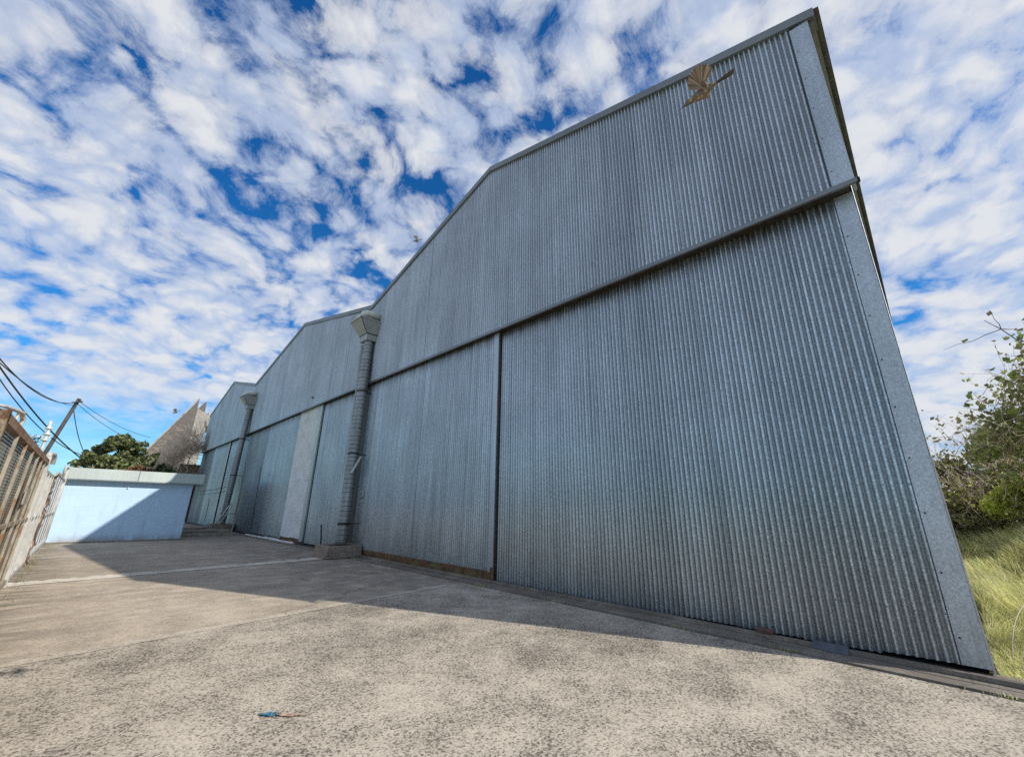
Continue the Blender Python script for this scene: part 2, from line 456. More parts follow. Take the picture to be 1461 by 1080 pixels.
# lintel flashing (drip) below the gable cladding, in lengths
bm = BM(); y = -.16; k = 0
while y < 47.1:
    y2 = min(47.15, y+3.0); o_ = .003*(k % 2)
    box(bm, XU-.045-o_, XU+.02, y, y2, 5.985-o_, 6.045+o_)
    box(bm, XU-.06-o_, XU-.045-o_-.0005, y, y2, 5.965, 6.01)
    y = y2; k += 1
obj('lintel_flashing', bm, M['verge'], hangar)
bm = BM(); box(bm, XU+.022, XU+.40, -.06, 47.1, 5.99, 6.03)
obj('door_head_soffit', bm, M['darkmetal'], hangar)
bm = BM(); bar(bm, (XU-.03, -.165, 6.0), (XU+.03, -.165, 6.03), .05, .07)
obj('flashing_end', bm, M['black'], hangar)
# structural core (dark behind the doors), side wall and rear
bm = BM()
# front face of the core as polygon up to roof, then extruded back
X0, X1 = 7.03, 52
front = [(-.05, 0)] + [(max(y, -.05), z-.12) for y, z in prof] + [(47.15, 0)]
fv = [bm.verts.new((X0, y, z)) for y, z in front]; bv = [bm.verts.new((X1, y, z)) for y, z in front]
bm.faces.new(fv); bm.faces.new(list(reversed(bv)))
for i in range(len(front)):
    j = (i+1) % len(front); bm.faces.new([fv[i], bv[i], bv[j], fv[j]])
obj('inner_frame', bm, M['black'], hangar)
# side wall cladding, corrugated
bm = BM(); nn = 520; prev = None
for i in range(nn+1):
    x = 6.93+(52-6.93)*i/nn if False else 6.93+i*.0238*2
    y = -.085-.008*math.cos(2*PI*x/PITCH)
    cur = (bm.verts.new((x, y, .02)), bm.verts.new((x, y, 9.33)))
    if prev: f = bm.faces.new([prev[0], cur[0], cur[1], prev[1]]); f.smooth = True
    prev = cur
obj('side_cladding', bm, M['flash'], hangar)
# roofs: corrugated sheets running down the slope, overhanging at the eave
for k, ((a, za), (b_, zb)) in enumerate(zip(prof, prof[1:])):
    bm = BM(); prev = None
    if k == 0: slope = (zb-za)/(b_-a); a -= .17; za -= .17*slope
    if k == 5: slope = (zb-za)/(b_-a); b_ += .2; zb += .2*slope
    x = XU-.02; P = .12; step = P/6; xmax = 32 if k == 0 else 9
    while x < xmax:
        dz = .016*math.cos(2*PI*x/P)+.05
        cur = (bm.verts.new((x, a, za+dz+.01)), bm.verts.new((x, b_, zb+dz+.01)))
        if prev: f = bm.faces.new([prev[0], cur[0], cur[1], prev[1]]); f.smooth = True
        prev = cur; x += step
    cur = (bm.verts.new((52, a, za+.06)), bm.verts.new((52, b_, zb+.06)))
    bm.faces.new([prev[0], cur[0], cur[1], prev[1]])
    obj('roof', bm, M['roofsheet'], hangar)
# eave soffit board in lengths along the side wall
bm = BM(); x = XU+.03; k = 0
while x < 50:
    x2 = x+2.4; box(bm, x+.004, x2, -.215-.002*(k % 2), -.10, 9.20, 9.345+.002*(k % 2)); x = x2; k += 1
obj('eave_fascia', bm, M['beige'], hangar)

# ---- doors
def door(name, label, leaf, mats, x, y0, y1, z0, top=5.985, sub=8, seed=0, screws=(.9, 2.4, 3.9, 5.4), slack=0):
    r = bpy.data.objects.new(name, None) if False else None
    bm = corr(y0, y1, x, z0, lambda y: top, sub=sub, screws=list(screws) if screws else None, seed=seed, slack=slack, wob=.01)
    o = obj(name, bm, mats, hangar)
    if label: o['label'] = label
    return o
dm = M['darkmetal']
d_near = door('sliding_door', 'widest door leaf nearest the open corner', None, [M['galv_door'], dm], XD1, .125, 7.18, lambda y: .015+.065*((7.2-y)/7.2)**2, seed=11, screws=(.55, 1.9, 3.4, 4.9), slack=.02)
d_left = door('sliding_door', 'door leaf with rusted bottom edge beside the first downpipe', None, [M['galv_door2'], dm], XD2, 7.42, 14.35, .21, seed=12)
def vstrip(y0, y1, x0, x1, z0, z1, mat, parent, name='door_stile'):
    bm = BM(); box(bm, x0, x1, y0, y1, z0, z1); return obj(name, bm, mat, parent)
vstrip(7.24, 7.418, XD2-.028, XD2+.05, .20, 5.98, M['flash'], d_left)
vstrip(7.195, 7.238, XD2+.005, XD2+.3, .0, 5.98, M['darkmetal'], d_left, 'door_edge')
bm = BM(); box(bm, XD2-.012, XD2+.05, 7.26, 14.35, .045, .225)
obj('bottom_rail', bm, M['rustband'], d_left)
bm = BM(); box(bm, XD2-.05, XD2-.013, 7.20, 7.31, .012, .30)
obj('guide_bracket', bm, M['rust'], d_left)
# bottom guide rails
bm = BM(); box(bm, 6.625, 6.66, -.3, 7.2, .013, .055); box(bm, 6.70, 6.72, -.3, 7.2, .013, .05)
obj('door_track', bm, M['sill'], hangar)
bm = BM(); box(bm, 6.56, 6.69, 7.2, 14.4, .013, .05); box(bm, 6.60, 6.615, 7.2, 14.4, .05, .075)
obj('door_track', bm, M['sill'], hangar)
bm = BM(); box(bm, 6.60, 6.64, 14.9, 46.8, .013, .06)
obj('door_track', bm, M['darkmetal'], hangar)
# pier between bay 1 and 2
bm = BM(); box(bm, XD1-.01, XD1+.2, 14.36, 15.05, 0, 5.98)
obj('pier', bm, M['darkmetal'], hangar)
# second bay
d2a = door('sliding_door', 'bluish door leaf between the first downpipe and the pale sheet', None, [M['galv_door2'], dm], XD1-.02, 15.06, 18.85, .08, seed=13, sub=6, screws=None)
vstrip(18.86, 18.93, XD1-.03, XD1+.2, 0, 5.98, M['black'], hangar, 'door_gap')
d2b = door('sliding_door', 'door leaf with one pale replaced sheet', None, [M['galv_door'], dm], XD2, 21.75, 26.75, .12, seed=14, sub=6, screws=None, slack=.03)
obj('pale_sheet', corr(19.3, 21.74, XD2-.008, .2, lambda y: 5.985, sub=6, seed=15, slack=.03), M['galv_pale'], d2b)
vstrip(18.94, 19.29, XD2-.03, XD2+.06, .12, 5.98, M['flash2'], d2b)
bm = BM(); box(bm, XD2+.02, XD2+.07, 18.96, 26.7, .03, .25)
obj('bottom_rail', bm, M['rustband'], d2b)
bm = BM(); box(bm, XD2-.013, XD2+.03, 19.3, 21.7, 2.62, 2.645)
obj('sheet_lap', bm, M['verge'], d2b)
d2c = door('sliding_door', 'darkest door leaf next to the second downpipe', None, [M['galv_dark'], dm], XD1-.02, 26.80, 31.0, .04, seed=16, sub=6, screws=None)
bm = BM(); bar(bm, (XD2-.03, 26.6, .3), (XD2-.03, 27.0, 3.6), .05, .02, mi=0)
obj('bent_edge', bm, M['darkmetal'], d2c)
bm = BM(); box(bm, XD1-.01, XD1+.2, 31.0, 32.2, 0, 5.98)
obj('pier', bm, M['galv_dark'], hangar)
d3a = door('sliding_door', 'narrow door leaf just past the second downpipe', None, [M['galv_door2'], dm], XD1-.02, 32.2, 36.2, .05, seed=17, sub=5, screws=None)
vstrip(36.25, 36.6, XD2-.03, XD2+.06, .05, 5.98, M['flash2'], d3a)
vstrip(36.15, 36.24, XD2-.03, XD2+.06, .05, 5.98, M['black'], hangar, 'door_gap')
d3b = door('sliding_door', 'pale door leaf in the far third bay', None, [M['galv_door2'], dm], XD2, 36.6, 41.6, .05, seed=18, sub=5, screws=None)
d3c = door('sliding_door', 'farthest door leaf behind the blue shed', None, [M['galv_dark'], dm], XD2+.03, 41.6, 47.1, .05, seed=19, sub=5, screws=None)
bm = BM(); box(bm, XD2-.03, XD2-.005, 39.2, 39.32, .3, 1.9)
obj('door_handle', bm, M['darkmetal'], d3b)
# flood light ball on the gable wall
bm = BM(); bmesh.ops.create_icosphere(bm, subdivisions=2, radius=.075, matrix=Matrix.Translation((XU-.10, 20.1, 6.5)))
lb = obj('wall_lamp', bm, M['plastic'], hangar, smooth=True)
bm = BM(); bar(bm, (XU-.08, 20.1, 6.5), (XU+.0, 20.1, 6.42), .03); obj('bracket', bm, M['darkmetal'], lb)
# hook handle on the first left door
bm = BM()
tube(bm, [(XD2-.05, 14.0, 1.98), (XD2-.07, 13.93, 2.04), (XD2-.07, 13.83, 2.02), (XD2-.07, 13.80, 1.93), (XD2-.06, 13.88, 1.86), (XD2-.06, 14.0, 1.80)], .022, 6)
box(bm, XD2-.04, XD2-.012, 13.78, 14.05, 1.70, 1.76)
obj('door_handle', bm, M['plastic'], d_left)
# ladder-like horizontal stay wires on the far bay doors
bm = BM(); tube(bm, [(XD2-.06, 33, 2.75), (XD2-.06, 38, 2.6), (XD2-.06, 44, 2.55)], .012, 5); tube(bm, [(XD2-.06, 33, 2.45), (XD2-.06, 38, 2.32), (XD2-.06, 44, 2.3)], .010, 5)
obj('cable', bm, M['cable'], hangar)

# ---- downpipes with hopper heads
def downpipe(y, label):
    """y: near side of the hopper"""
    r = bpy.data.objects.new('downpipe', None); COL.objects.link(r); r.parent = hangar
    r.location = Vector((6.3, y+.2, 0))-hangar.location
    r['label'] = label
    bot = Vector((6.17, y-.02, .36)); top = Vector((6.42, y+.42, 7.75))
    bm = BM(); N = 60; R = .175
    pts = []; rr = []
    for i in range(N+1):
        p = bot.lerp(top, i/N)
        rr.append(R*(1.0 if i % 3 else 1.05)); pts.append(p)
    tube(bm, pts, rr, 16)
    obj('pipe', bm, M['pipe'], r)
    bm = BM()
    for i in range(1, 50):           # raised seams of the spiral pipe
        p = bot.lerp(top, i/50); d = (top-bot).normalized()
        tube(bm, [p-d*.005, p+d*.005], R+.0105, 14)
    obj('pipe_seams', bm, M['darkmetal'], r)
    # companion slotted conduit tucked behind it
    bm = BM(); b2 = Vector((6.25, y+.30, .38)); t2 = Vector((6.40, y+.86, 7.6))
    pts = []; rr = []
    for i in range(121):
        pts.append(b2.lerp(t2, i/120)); rr.append(.10 if i % 2 else .078)
    tube(bm, pts, rr, 8)
    obj('ribbed_conduit', bm, M['pipe'], r)
    # hopper: tapered box
    x0, x1 = 5.80, 6.60; y0, y1 = y, y+.92; zt = 8.42; zm = 7.88; zb = 7.66
    bx0, by0, by1 = 6.19, y+.18, y+.80
    bm = BM()
    hexa(bm, [(bx0, by0, zm), (x1, by0, zm), (x1, by1, zm), (bx0, by1, zm), (x0, y0, zt), (x1, y0, zt), (x1, y1, zt), (x0, y1, zt)])
    hexa(bm, [(bx0+.02, by0+.02, zb), (x1, by0+.02, zb), (x1, by1-.02, zb), (bx0+.02, by1-.02, zb), (bx0-.008, by0-.008, zm-.003), (x1, by0-.008, zm-.003), (x1, by1+.008, zm-.003), (bx0-.008, by1+.008, zm-.003)])
    # pressed flange frames on the two visible faces
    for (p, q) in [((x0, y0), (x1, y0)), ((x0, y1), (x0, y0))]:
        bar(bm, (p[0], p[1], zt), (q[0], q[1], zt), .035, .05)
    h = obj('hopper_head', bm, M['hopper'], r)
    bm = BM()
    bar(bm, (bx0-.012, by0-.012, zm+.02), (x1, by0-.012, zm+.02), .02, .03); bar(bm, (bx0-.012, by1, zm+.02), (bx0-.012, by0, zm+.02), .02, .03)
    bar(bm, (x0-.006, y0-.006, zt-.01), (bx0-.006, by0-.006, zm), .02, .02)
    obj('hopper_rim', bm, M['darkmetal'], r)
    # ducts above the hopper: two bent pale ends
    bm = BM()
    for q, dz in ((.02, .14), (.42, .10)):
        tube(bm, [(6.62, y+.12+q, zt+dz+.12), (6.3, y+.12+q, zt+dz+.13), (6.10, y+.13+q, zt+dz+.12), (5.98, y+.16+q, zt+dz+.06), (5.95, y+.2+q, zt+dz-.03)], [.13, .13, .135, .13, .11], 10)
    obj('gutter_outlet', bm, M['capmetal'], r)
    for zc in (1.0, 3.3, 5.6):
        f = (zc-.36)/(7.75-.36); p = bot.lerp(top, f); d = (top-bot).normalized()
        bm = BM(); tube(bm, [p-d*.03, p+d*.03], R+.022, 14)
        bar(bm, (p.x, p.y, p.z), (6.75, p.y, p.z), .03)
        obj('pipe_clamp', bm, M['darkmetal'], r)
    return r
dp1 = downpipe(13.95, 'large ribbed downpipe under the nearer hopper head')
dp2 = downpipe(30.9, 'ribbed downpipe under the farther hopper head')
bm = BM(); bar(bm, (6.12, 13.72, 2.62), (6.42, 13.80, 3.2), .09, .03)
obj('loose_strap', bm, M['flash2'], dp1)

def planter(x0, x1, y0, y1, h, label, cat='planter'):
    bm = BM(); w = .09
    box(bm, x0, x0+w, y0, y1, 0.013, h); box(bm, x1-w, x1, y0, y1, .013, h)
    box(bm, x0+w, x1-w, y0, y0+w, .013, h-.004); box(bm, x0+w, x1-w, y1-w, y1, .013, h-.004)
    box(bm, x0+w, x1-w, y0+w, y1-w, .013, h-.09, 1)
    bmesh.ops.bevel(bm, geom=[e for e in bm.edges], offset=.008, segments=1, affect='EDGES')
    t_ = obj('drain_box', bm, [M['planter'], M['earth']], origin=((x0+x1)/2, (y0+y1)/2, 0))
    return tag(t_, label, 'concrete box')
planter(5.56, 6.66, 13.40, 14.45, .37, 'low concrete box around the foot of the nearer downpipe')
planter(5.55, 6.62, 30.1, 31.6, .42, 'low brownish concrete box around the foot of the farther downpipe')
bm = BM(); tube(bm, [(5.86, 14.75, .013), (5.85, 14.76, .5), (5.80, 14.80, .95)], .025, 6)
tag(obj('steel_bar', bm, M['darkmetal'], origin=(5.86, 14.75, 0)), 'short dark steel bar standing beside the nearer concrete box', 'steel bar')
# leaning boards and loose pipes
bm = BM(); bar(bm, (6.22, 28.45, .02), (6.52, 29.0, 2.15), .10, .045)
tag(obj('timber_plank', bm, M['wood'], origin=(6.22, 28.45, 0)), 'pale plank leaning against the hangar by the farther downpipe', 'plank')
for k, (a, b_) in enumerate([((5.75, 30.5, .35), (6.42, 30.7, 1.65)), ((5.95, 30.4, .35), (6.45, 30.5, 1.55))]):
    bm = BM(); tube(bm, [a, b_], .04, 8)
    tag(obj('leaning_pipe', bm, M['plastic'], origin=a), ['left one of two white pipes leaning in the farther concrete box', 'right one of two white pipes leaning in the farther concrete box'][k], 'pipe', 'white pipes leaning beside the farther downpipe')
for k, (a, b_) in enumerate([((6.35, 25.9, .055), (6.42, 22.3, .055)), ((6.38, 22.0, .055), (6.50, 19.2, .055)), ((6.72-.2, 23.3, .06), (6.55, 21.3, .06))]):
    bm = BM(); tube(bm, [a, Vector(a).lerp(Vector(b_), .5), b_], .05, 10, cap=False); tube(bm, [a, b_], .043, 10)
    tag(obj('ground_pipe', bm, M['plastic'], origin=a), ['long white pipe lying on the ground near the dark door leaf', 'white pipe lying on the ground below the pale sheet', 'short white pipe lying against the door bottom behind the others'][k], 'pipe', 'white pipes lying along the door track')

# rubble under the door
bm = BM(); box(bm, 6.63, 6.72, 1.82, 2.0, .056, .105)
bmesh.ops.bevel(bm, geom=[e for e in bm.edges], offset=.008, segments=1, affect='EDGES')
bm.transform(Matrix.Translation((0, 0, 0)))
tag(obj('brick', bm, M['brick'], origin=(6.65, 1.9, .056)), 'broken red brick wedged under the near sliding door', 'brick')
bm = BM(); hexa(bm, [(6.56, 1.05, .014), (6.60, 1.05, .014), (6.63, 1.36, .014), (6.58, 1.40, .014), (6.64, 1.06, .085), (6.66, 1.05, .085), (6.69, 1.36, .08), (6.66, 1.40, .09)])
tag(obj('metal_scrap', bm, M['slate'], origin=(6.6, 1.2, 0)), 'blue-grey sheet scrap propped under the near sliding door', 'scrap')

# ------------------------------------------------------------------ litter on the yard
def crumple(name, cx, cy, lx, ly, rot, mat, label, amp=.02, seed=0):
    rnd = random.Random(seed); bm = BM(); nx, ny = 14, 6; g_ = []
    c, s = math.cos(rot), math.sin(rot)
    for i in range(nx+1):
        row = []
        for j in range(ny+1):
            u = i/nx-.5; v = j/ny-.5
            taper = max(.08, 1-.85*(abs(u)*2)**1.3)
            x = u*lx; y = v*ly*taper+.004*math.sin(i*1.3)
            z = .006+amp*abs(mnoise.noise(Vector((i*.45+seed, j*.8, seed))))*2.2+.0015*rnd.random()
            row.append(bm.verts.new((cx+x*c-y*s, cy+x*s+y*c, z)))
        g_.append(row)
    for i in range(nx):
        for j in range(ny):
            bm.faces.new([g_[i][j], g_[i+1][j], g_[i+1][j+1], g_[i][j+1]])
    return tag(obj(name, bm, mat, origin=(cx, cy, 0)), label, 'litter')
M['bluefoil'] = simple('blue_foil', (.03, .13, .22), (.08, .24, .34), 20, .35, .3)
M['kraft'] = simple('brown_paper', (.38, .27, .20), (.28, .19, .14), 20, .8)
crumple('litter_wrapper', 1.385, 3.99, .17, .06, -.72, M['bluefoil'], 'flattened blue wrapper lying on the sunlit concrete', .010, 3)
crumple('litter_paper', 1.49, 3.88, .24, .045, -.78, M['kraft'], 'torn strip of brown paper beside the blue wrapper', .009, 5)
rnd = random.Random(12)
for k in range(0):
    pass
bm = BM()
for k in range(420):
    x = rnd.uniform(-.9, 6.2); y = rnd.choice([rnd.uniform(.8, 7), rnd.uniform(7, 20)])
    if rnd.random() < .4: x = 6.2-abs(rnd.gauss(0, .25)); y = rnd.uniform(0, 22)
    s = rnd.uniform(.004, .011); z = .002
    q = [bm.verts.new((x+s*math.cos(a)*rnd.uniform(.7, 1.2), y+s*math.sin(a)*rnd.uniform(.7, 1.2), z)) for a in (0, 1.3, 2.5, 3.8, 5.1)]
    tp = bm.verts.new((x, y, z+s*.8))
    for a in range(5): bm.faces.new([q[a], q[(a+1) % 5], tp])
M['grit'] = simple('grit', (.14, .12, .10), (.26, .23, .19), 30, .9)
tag(obj('gravel', bm, M['grit']), 'loose grit scattered over the concrete yard', 'gravel', kind='stuff')

# ------------------------------------------------------------------ blue shed
m, t, b, pos, out = material('blue_blockwork')
sep = t.new('ShaderNodeSeparateXYZ'); t.link(pos, sep.inputs[0])
cb = t.new('ShaderNodeCombineXYZ'); t.link(sep.outputs[0], cb.inputs[0]); t.link(sep.outputs[2], cb.inputs[1])
br = t.new('ShaderNodeTexBrick'); t.link(cb.outputs[0], br.inputs['Vector'])
for k, v in (('Scale', 1.0), ('Mortar Size', .008), ('Brick Width', .4), ('Row Height', .2), ('Mortar Smooth', .6)): br.inputs[k].default_value = v
br.inputs['Color1'].default_value = (.52, .68, .86, 1); br.inputs['Color2'].default_value = (.49, .65, .84, 1); br.inputs['Mortar'].default_value = (.44, .60, .79, 1)
n1 = t.noise(pos, 1.5, 5, .6)
col = t.mix(t.maprange(n1, .3, .7, 0, .35), br.outputs['Color'], (.54, .72, .92))
st = t.noise(t.vmul(pos, (4, 4, .6)), 1, 5, .7)
col = t.mix(t.math('MULTIPLY', t.maprange(st, .52, .75), .5), col, (.34, .42, .52))
col = t.mix(t.math('MULTIPLY', t.maprange(sep.outputs[2], 0, .4, 1, 0), t.maprange(st, .3, .6)), col, (.34, .36, .38))
t.link(col, b.inputs['Base Color']); b.inputs['Roughness'].default_value = .8
bump(t, b, br.outputs['Fac'], -.35, .008)
M['bluewall'] = m
shed = thing('shed', 'low light-blue painted block shed with a flat grey metal fascia', 'shed', (1.4, 24.4, 0))
bm = BM(); box(bm, -1.12, 3.42, 24.4, 30.5, 0, 2.46); obj('wall', bm, M['bluewall'], shed)
bm = BM(); box(bm, -.86, 3.75, 24.12, 30.8, 2.40, 2.86)
bmesh.ops.bevel(bm, geom=[e for e in bm.edges], offset=.012, segments=1, affect='EDGES')
rf = obj('roof', bm, M['flash2'], shed)
bm = BM(); box(bm, -.86, 3.76, 24.105, 24.118, 2.385, 2.43); box(bm, 1.42, 1.44, 24.105, 24.119, 2.431, 2.85)
obj('fascia_lip', bm, M['verge'], rf)
bm = BM(); box(bm, -.8, 3.43, 24.37, 24.398, 0.004, .05); obj('base_course', bm, M['sill'], shed)
bm = BM(); tube(bm, [(1.2, 24.38, 2.15), (1.2, 24.34, 2.15)], .03, 8); obj('vent_stub', bm, M['plastic'], shed)

# ------------------------------------------------------------------ fences on the left
XF = -.73
def meshmat(name, c1, c2, hole, p=.045):
    m, t, b, pos, out = material(name)
    sep = t.new('ShaderNodeSeparateXYZ'); t.link(pos, sep.inputs[0])
    Y, Z = sep.outputs[1], sep.outputs[2]
    u = t.math('ADD', Y, t.math('MULTIPLY', Z, .6)); v = t.math('SUBTRACT', Y, t.math('MULTIPLY', Z, .6))
    hu = t.math('GREATER_THAN', t.math('ABSOLUTE', t.math('SUBTRACT', t.math('FRACT', t.math('DIVIDE', u, p)), .5)), .5-hole)
    hv = t.math('GREATER_THAN', t.math('ABSOLUTE', t.math('SUBTRACT', t.math('FRACT', t.math('DIVIDE', v, p)), .5)), .5-hole)
    solid = t.math('MAXIMUM', hu, hv)
    n1 = t.noise(pos, 2.2, 6, .7)
    col = t.mix(t.maprange(n1, .42, .6), c1, c2)
    t.link(col, b.inputs['Base Color']); b.inputs['Roughness'].default_value = .85
    tr = t.new('ShaderNodeBsdfTransparent'); mx = t.new('ShaderNodeMixShader')
    t.link(solid, mx.inputs[0]); t.link(tr.outputs[0], mx.inputs[1]); t.link(b.outputs[0], mx.inputs[2]); t.link(mx.outputs[0], out.inputs[0])
    return m
M['mesh_rust'] = meshmat('rusty_expanded_mesh', (.21, .18, .14), (.17, .115, .07), .38)
M['mesh_pale'] = meshmat('pale_expanded_mesh', (.17, .17, .165), (.13, .11, .09), .36)
fA = thing('fence_panel', 'tall rusty mesh fence panel with cream bars at the left edge', 'fence', (XF, 8.5, 0))
bm = BM(); vs4 = [bm.verts.new(v) for v in [(XF-.03, 6.2, .1), (XF-.03, 12.8, .1), (XF-.03, 12.8, 2.3), (XF-.03, 6.2, 2.3)]]; bm.faces.new(vs4)
obj('mesh_infill', bm, M['mesh_rust'], fA)
bm = BM(); bar(bm, (XF, 6.14, 2.31), (XF, 12.85, 2.31), .08, .09); obj('top_rail', bm, M['rustrail'], fA)
bm = BM(); bar(bm, (XF+.015, 6.2, 1.21), (XF+.015, 12.8, 1.21), .03, .06); obj('middle_rail', bm, M['creampaint'], fA)
bm = BM(); bar(bm, (XF, 6.2, .09), (XF, 12.85, .09), .08, .09); obj('bottom_rail', bm, M['creampaint'], fA)
for y in (7.3, 8.35, 9.4, 10.4, 11.3, 12.1):
    bm = BM(); bar(bm, (XF+.022, y, .12), (XF+.022, y, 2.26), .035, .03); obj('bar', bm, M['creampaint'], fA)
bm = BM(); bar(bm, (XF+.01, 12.75, 0), (XF+.01, 12.75, 2.42), .09, .09); obj('post', bm, M['whitepaint'], fA)
bm = BM(); bar(bm, (XF, 6.14, 0), (XF, 6.14, 2.38), .09, .08); obj('post', bm, M['rust'], fA)
bm = BM(); box(bm, XF+.05, XF+.07, 9.98, 10.5, 1.50, 1.74); obj('latch_plate', bm, M['creampaint'], fA)

fD = thing('fence_panel', 'slightly lower fence panel cut off by the left picture edge', 'fence', (XF, 5, 0))
bm = BM(); vs4 = [bm.verts.new(v) for v in [(XF-.03, 3.6, .1), (XF-.03, 6.08, .1), (XF-.03, 6.08, 2.18), (XF-.03, 3.6, 2.18)]]; bm.faces.new(vs4)
obj('mesh_infill', bm, M['mesh_rust'], fD)
for z in (.1, 1.2, 2.2):
    bm = BM(); bar(bm, (XF-.01, 3.6, z), (XF-.01, 6.08, z), .06, .07); obj('rail', bm, M['creampaint'], fD)
for y in (3.7, 4.7, 5.6):
    bm = BM(); bar(bm, (XF+.022, y, .14), (XF+.022, y, 2.16), .035, .03); obj('bar', bm, M['creampaint'], fD)

fB = thing('fence_panel', 'pale mesh fence panel between the rusty panel and the peeling pier', 'fence', (XF, 14.4, 0))
bm = BM(); vs4 = [bm.verts.new(v) for v in [(XF-.02, 12.95, .1), (XF-.02, 16.0, .1), (XF-.02, 16.0, 2.14), (XF-.02, 12.95, 2.14)]]; bm.faces.new(vs4)
obj('mesh_infill', bm, M['mesh_pale'], fB)
for z, w in ((2.16, .06), (1.2, .06), (.1, .08)):
    bm = BM(); bar(bm, (XF, 12.9, z), (XF, 16.05, z), w, w); obj('rail', bm, M['whitepaint'], fB)
for y in (13.4, 14.3, 15.2, 16.0):
    bm = BM(); bar(bm, (XF+.02, y, .14), (XF+.02, y, 2.13), .045, .045); obj('bar', bm, M['whitepaint'], fB)

bm = BM()
nz = 26; ring = []
for k in range(nz+1):
    z = 2.22*k/nz
    j = [random.Random(k*4+i).uniform(-.035, .035) for i in range(4)]
    ring.append([bm.verts.new(v) for v in [(XF+.04+j[0], 16.25+j[1], z), (XF+.04+j[2], 17.35+j[3], z), (XF-.2, 17.35+j[3], z), (XF-.2, 16.25+j[1], z)]])
for k in range(nz):
    for i in range(4): bm.faces.new([ring[k][i], ring[k][(i+1) % 4], ring[k+1][(i+1) % 4], ring[k+1][i]])
bm.faces.new(ring[-1])
tag(obj('gate_pier', bm, M['peel'], origin=(XF, 16.8, 0)), 'masonry gate pier with flaking brown and cream paint', 'pier')

fC = thing('gate', 'white barred steel gate closest to the blue wall', 'gate', (XF, 21, 0))
for z, w, y0 in ((2.34, .06, 17.7), (1.16, .06, 17.7), (.14, .09, 17.7)):
    bm = BM(); bar(bm, (XF, y0, z), (XF, 24.05, z), w, w); obj('rail', bm, M['whitepaint'], fC)
for y in (17.72, 18.8, 20.0, 21.3, 22.6, 24.0):
    bm = BM(); bar(bm, (XF+.005, y, .19), (XF+.005, y, 2.31), .04, .025); obj('bar', bm, M['whitepaint'], fC)

# bits above the fence
def gp(name, parts, mat, label, cat, origin):
    bm = BM()
    for (pts, r) in parts: tube(bm, pts, r, 8)
    return tag(obj(name, bm, mat, origin=origin), label, cat)
M['rustarm'] = simple('rust_white_arm', (.60, .56, .50), (.5, .44, .38), 4, .8, 0, (.25, .11, .06), .38, 5, .4)
gp('bracket_arm', [([(XF-.02, 5.4, 2.32), (XF-.02, 6.3, 2.43), (XF-.02, 7.0, 2.50), (XF-.02, 7.4, 2.53), (XF-.02, 7.65, 2.50), (XF-.02, 7.6, 2.40)], [.012, .016, .02, .028, .025, .018]),
                   ([(XF-.02, 7.1, 2.36), (XF-.02, 7.15, 2.5)], .012)], M['rustarm'], 'curved rusty white arm on top of the rusty fence', 'bracket', (XF, 5.4, 2.32))
gp('bracket_arm', [([(XF, 12.75, 2.42), (XF, 12.9, 2.50), (XF, 14.2, 2.58), (XF, 14.5, 2.55), (XF, 14.5, 2.38)], .045)], M['whitepaint'], 'small white hooked arm past the end of the rusty fence', 'bracket', (XF, 12.75, 2.4))
gp('gate_post', [([(XF-.02, 24.05, 0), (XF-.02, 24.0, 2.85)], .07), ([(XF-.02, 24.0, 2.80), (XF-.02, 22.3, 2.78)], .045), ([(XF-.02, 22.3, 2.80), (XF-.02, 22.4, 2.42)], .035)], M['whitepaint'],
   'white post with hooked arm at the left end of the blue shed', 'post', (XF, 24.05, 0))
vp = thing('vent_pole', 'white pole with stacked insulators standing behind the fence', 'pole', (-1.75, 26, 0))
bm = BM(); tube(bm, [(-1.75, 26, 0), (-1.75, 26, 4.4), (-1.78, 26, 4.8)], .055, 8); obj('pole', bm, M['plastic'], vp)
for z in (4.0, 4.25, 4.5):
    bm = BM(); tube(bm, [(-1.76, 26, z-.035), (-1.76, 26, z+.035)], .12, 10); obj('insulator', bm, M['plastic'], vp)
bm = BM(); bar(bm, (-2.2, 26, 4.12), (-1.6, 26, 4.15), .04); obj('cross_arm', bm, M['plastic'], vp)

# utility pole and cables
up = thing('utility_pole', 'dark wooden utility pole leaning right above the fence', 'utility pole', (-3.2, 40, 0))
bm = BM(); tube(bm, [(-3.2, 40, 0), (-2.5, 40, 4.4), (-1.83, 40, 8.25)], [.13, .11, .10], 10); obj('shaft', bm, M['polewood'], up)
bm = BM(); bar(bm, (-2.1, 39.8, 7.9), (-1.6, 39.8, 8.05), .10, .08); obj('cross_arm', bm, M['polewood'], up)
bm = BM(); tube(bm, [(-1.75, 39.85, 7.98), (-1.75, 39.85, 8.22)], .045, 8); obj('insulator', bm, M['darkmetal'], up)
def cable(a, b_, sag, r, label, n=18):
    a = Vector(a); b_ = Vector(b_); bm = BM(); pts = []
    for i in range(n+1):
        t_ = i/n; p = a.lerp(b_, t_); p.z -= sag*4*t_*(1-t_); pts.append(p)
    tube(bm, pts, r, 5)
    return tag(obj('power_cable', bm, M['cable'], origin=tuple(a)), label, 'cable', 'cables strung from the utility pole')
cable((-1.85, 40, 8.0), (-3.6, 16, 6.6), 1.0, .022, 'upper black cable sagging left from the utility pole')
cable((-1.9, 40, 7.8), (-3.1, 14, 5.5), .55, .018, 'lower black cable sagging left from the utility pole')
cable((-4.6, 26, 8.0), (-.2, 38, 3.8), .5, .035, 'thick cable crossing in front of the utility pole')
cable((-4.2, 24, 7.2), (-.6, 36, 4.2), .7, .022, 'thin cable below the thick crossing cable')
cable((-1.83, 40, 8.1), (3.3, 56, 8.0), .35, .018, 'higher cable running right toward the brick building')
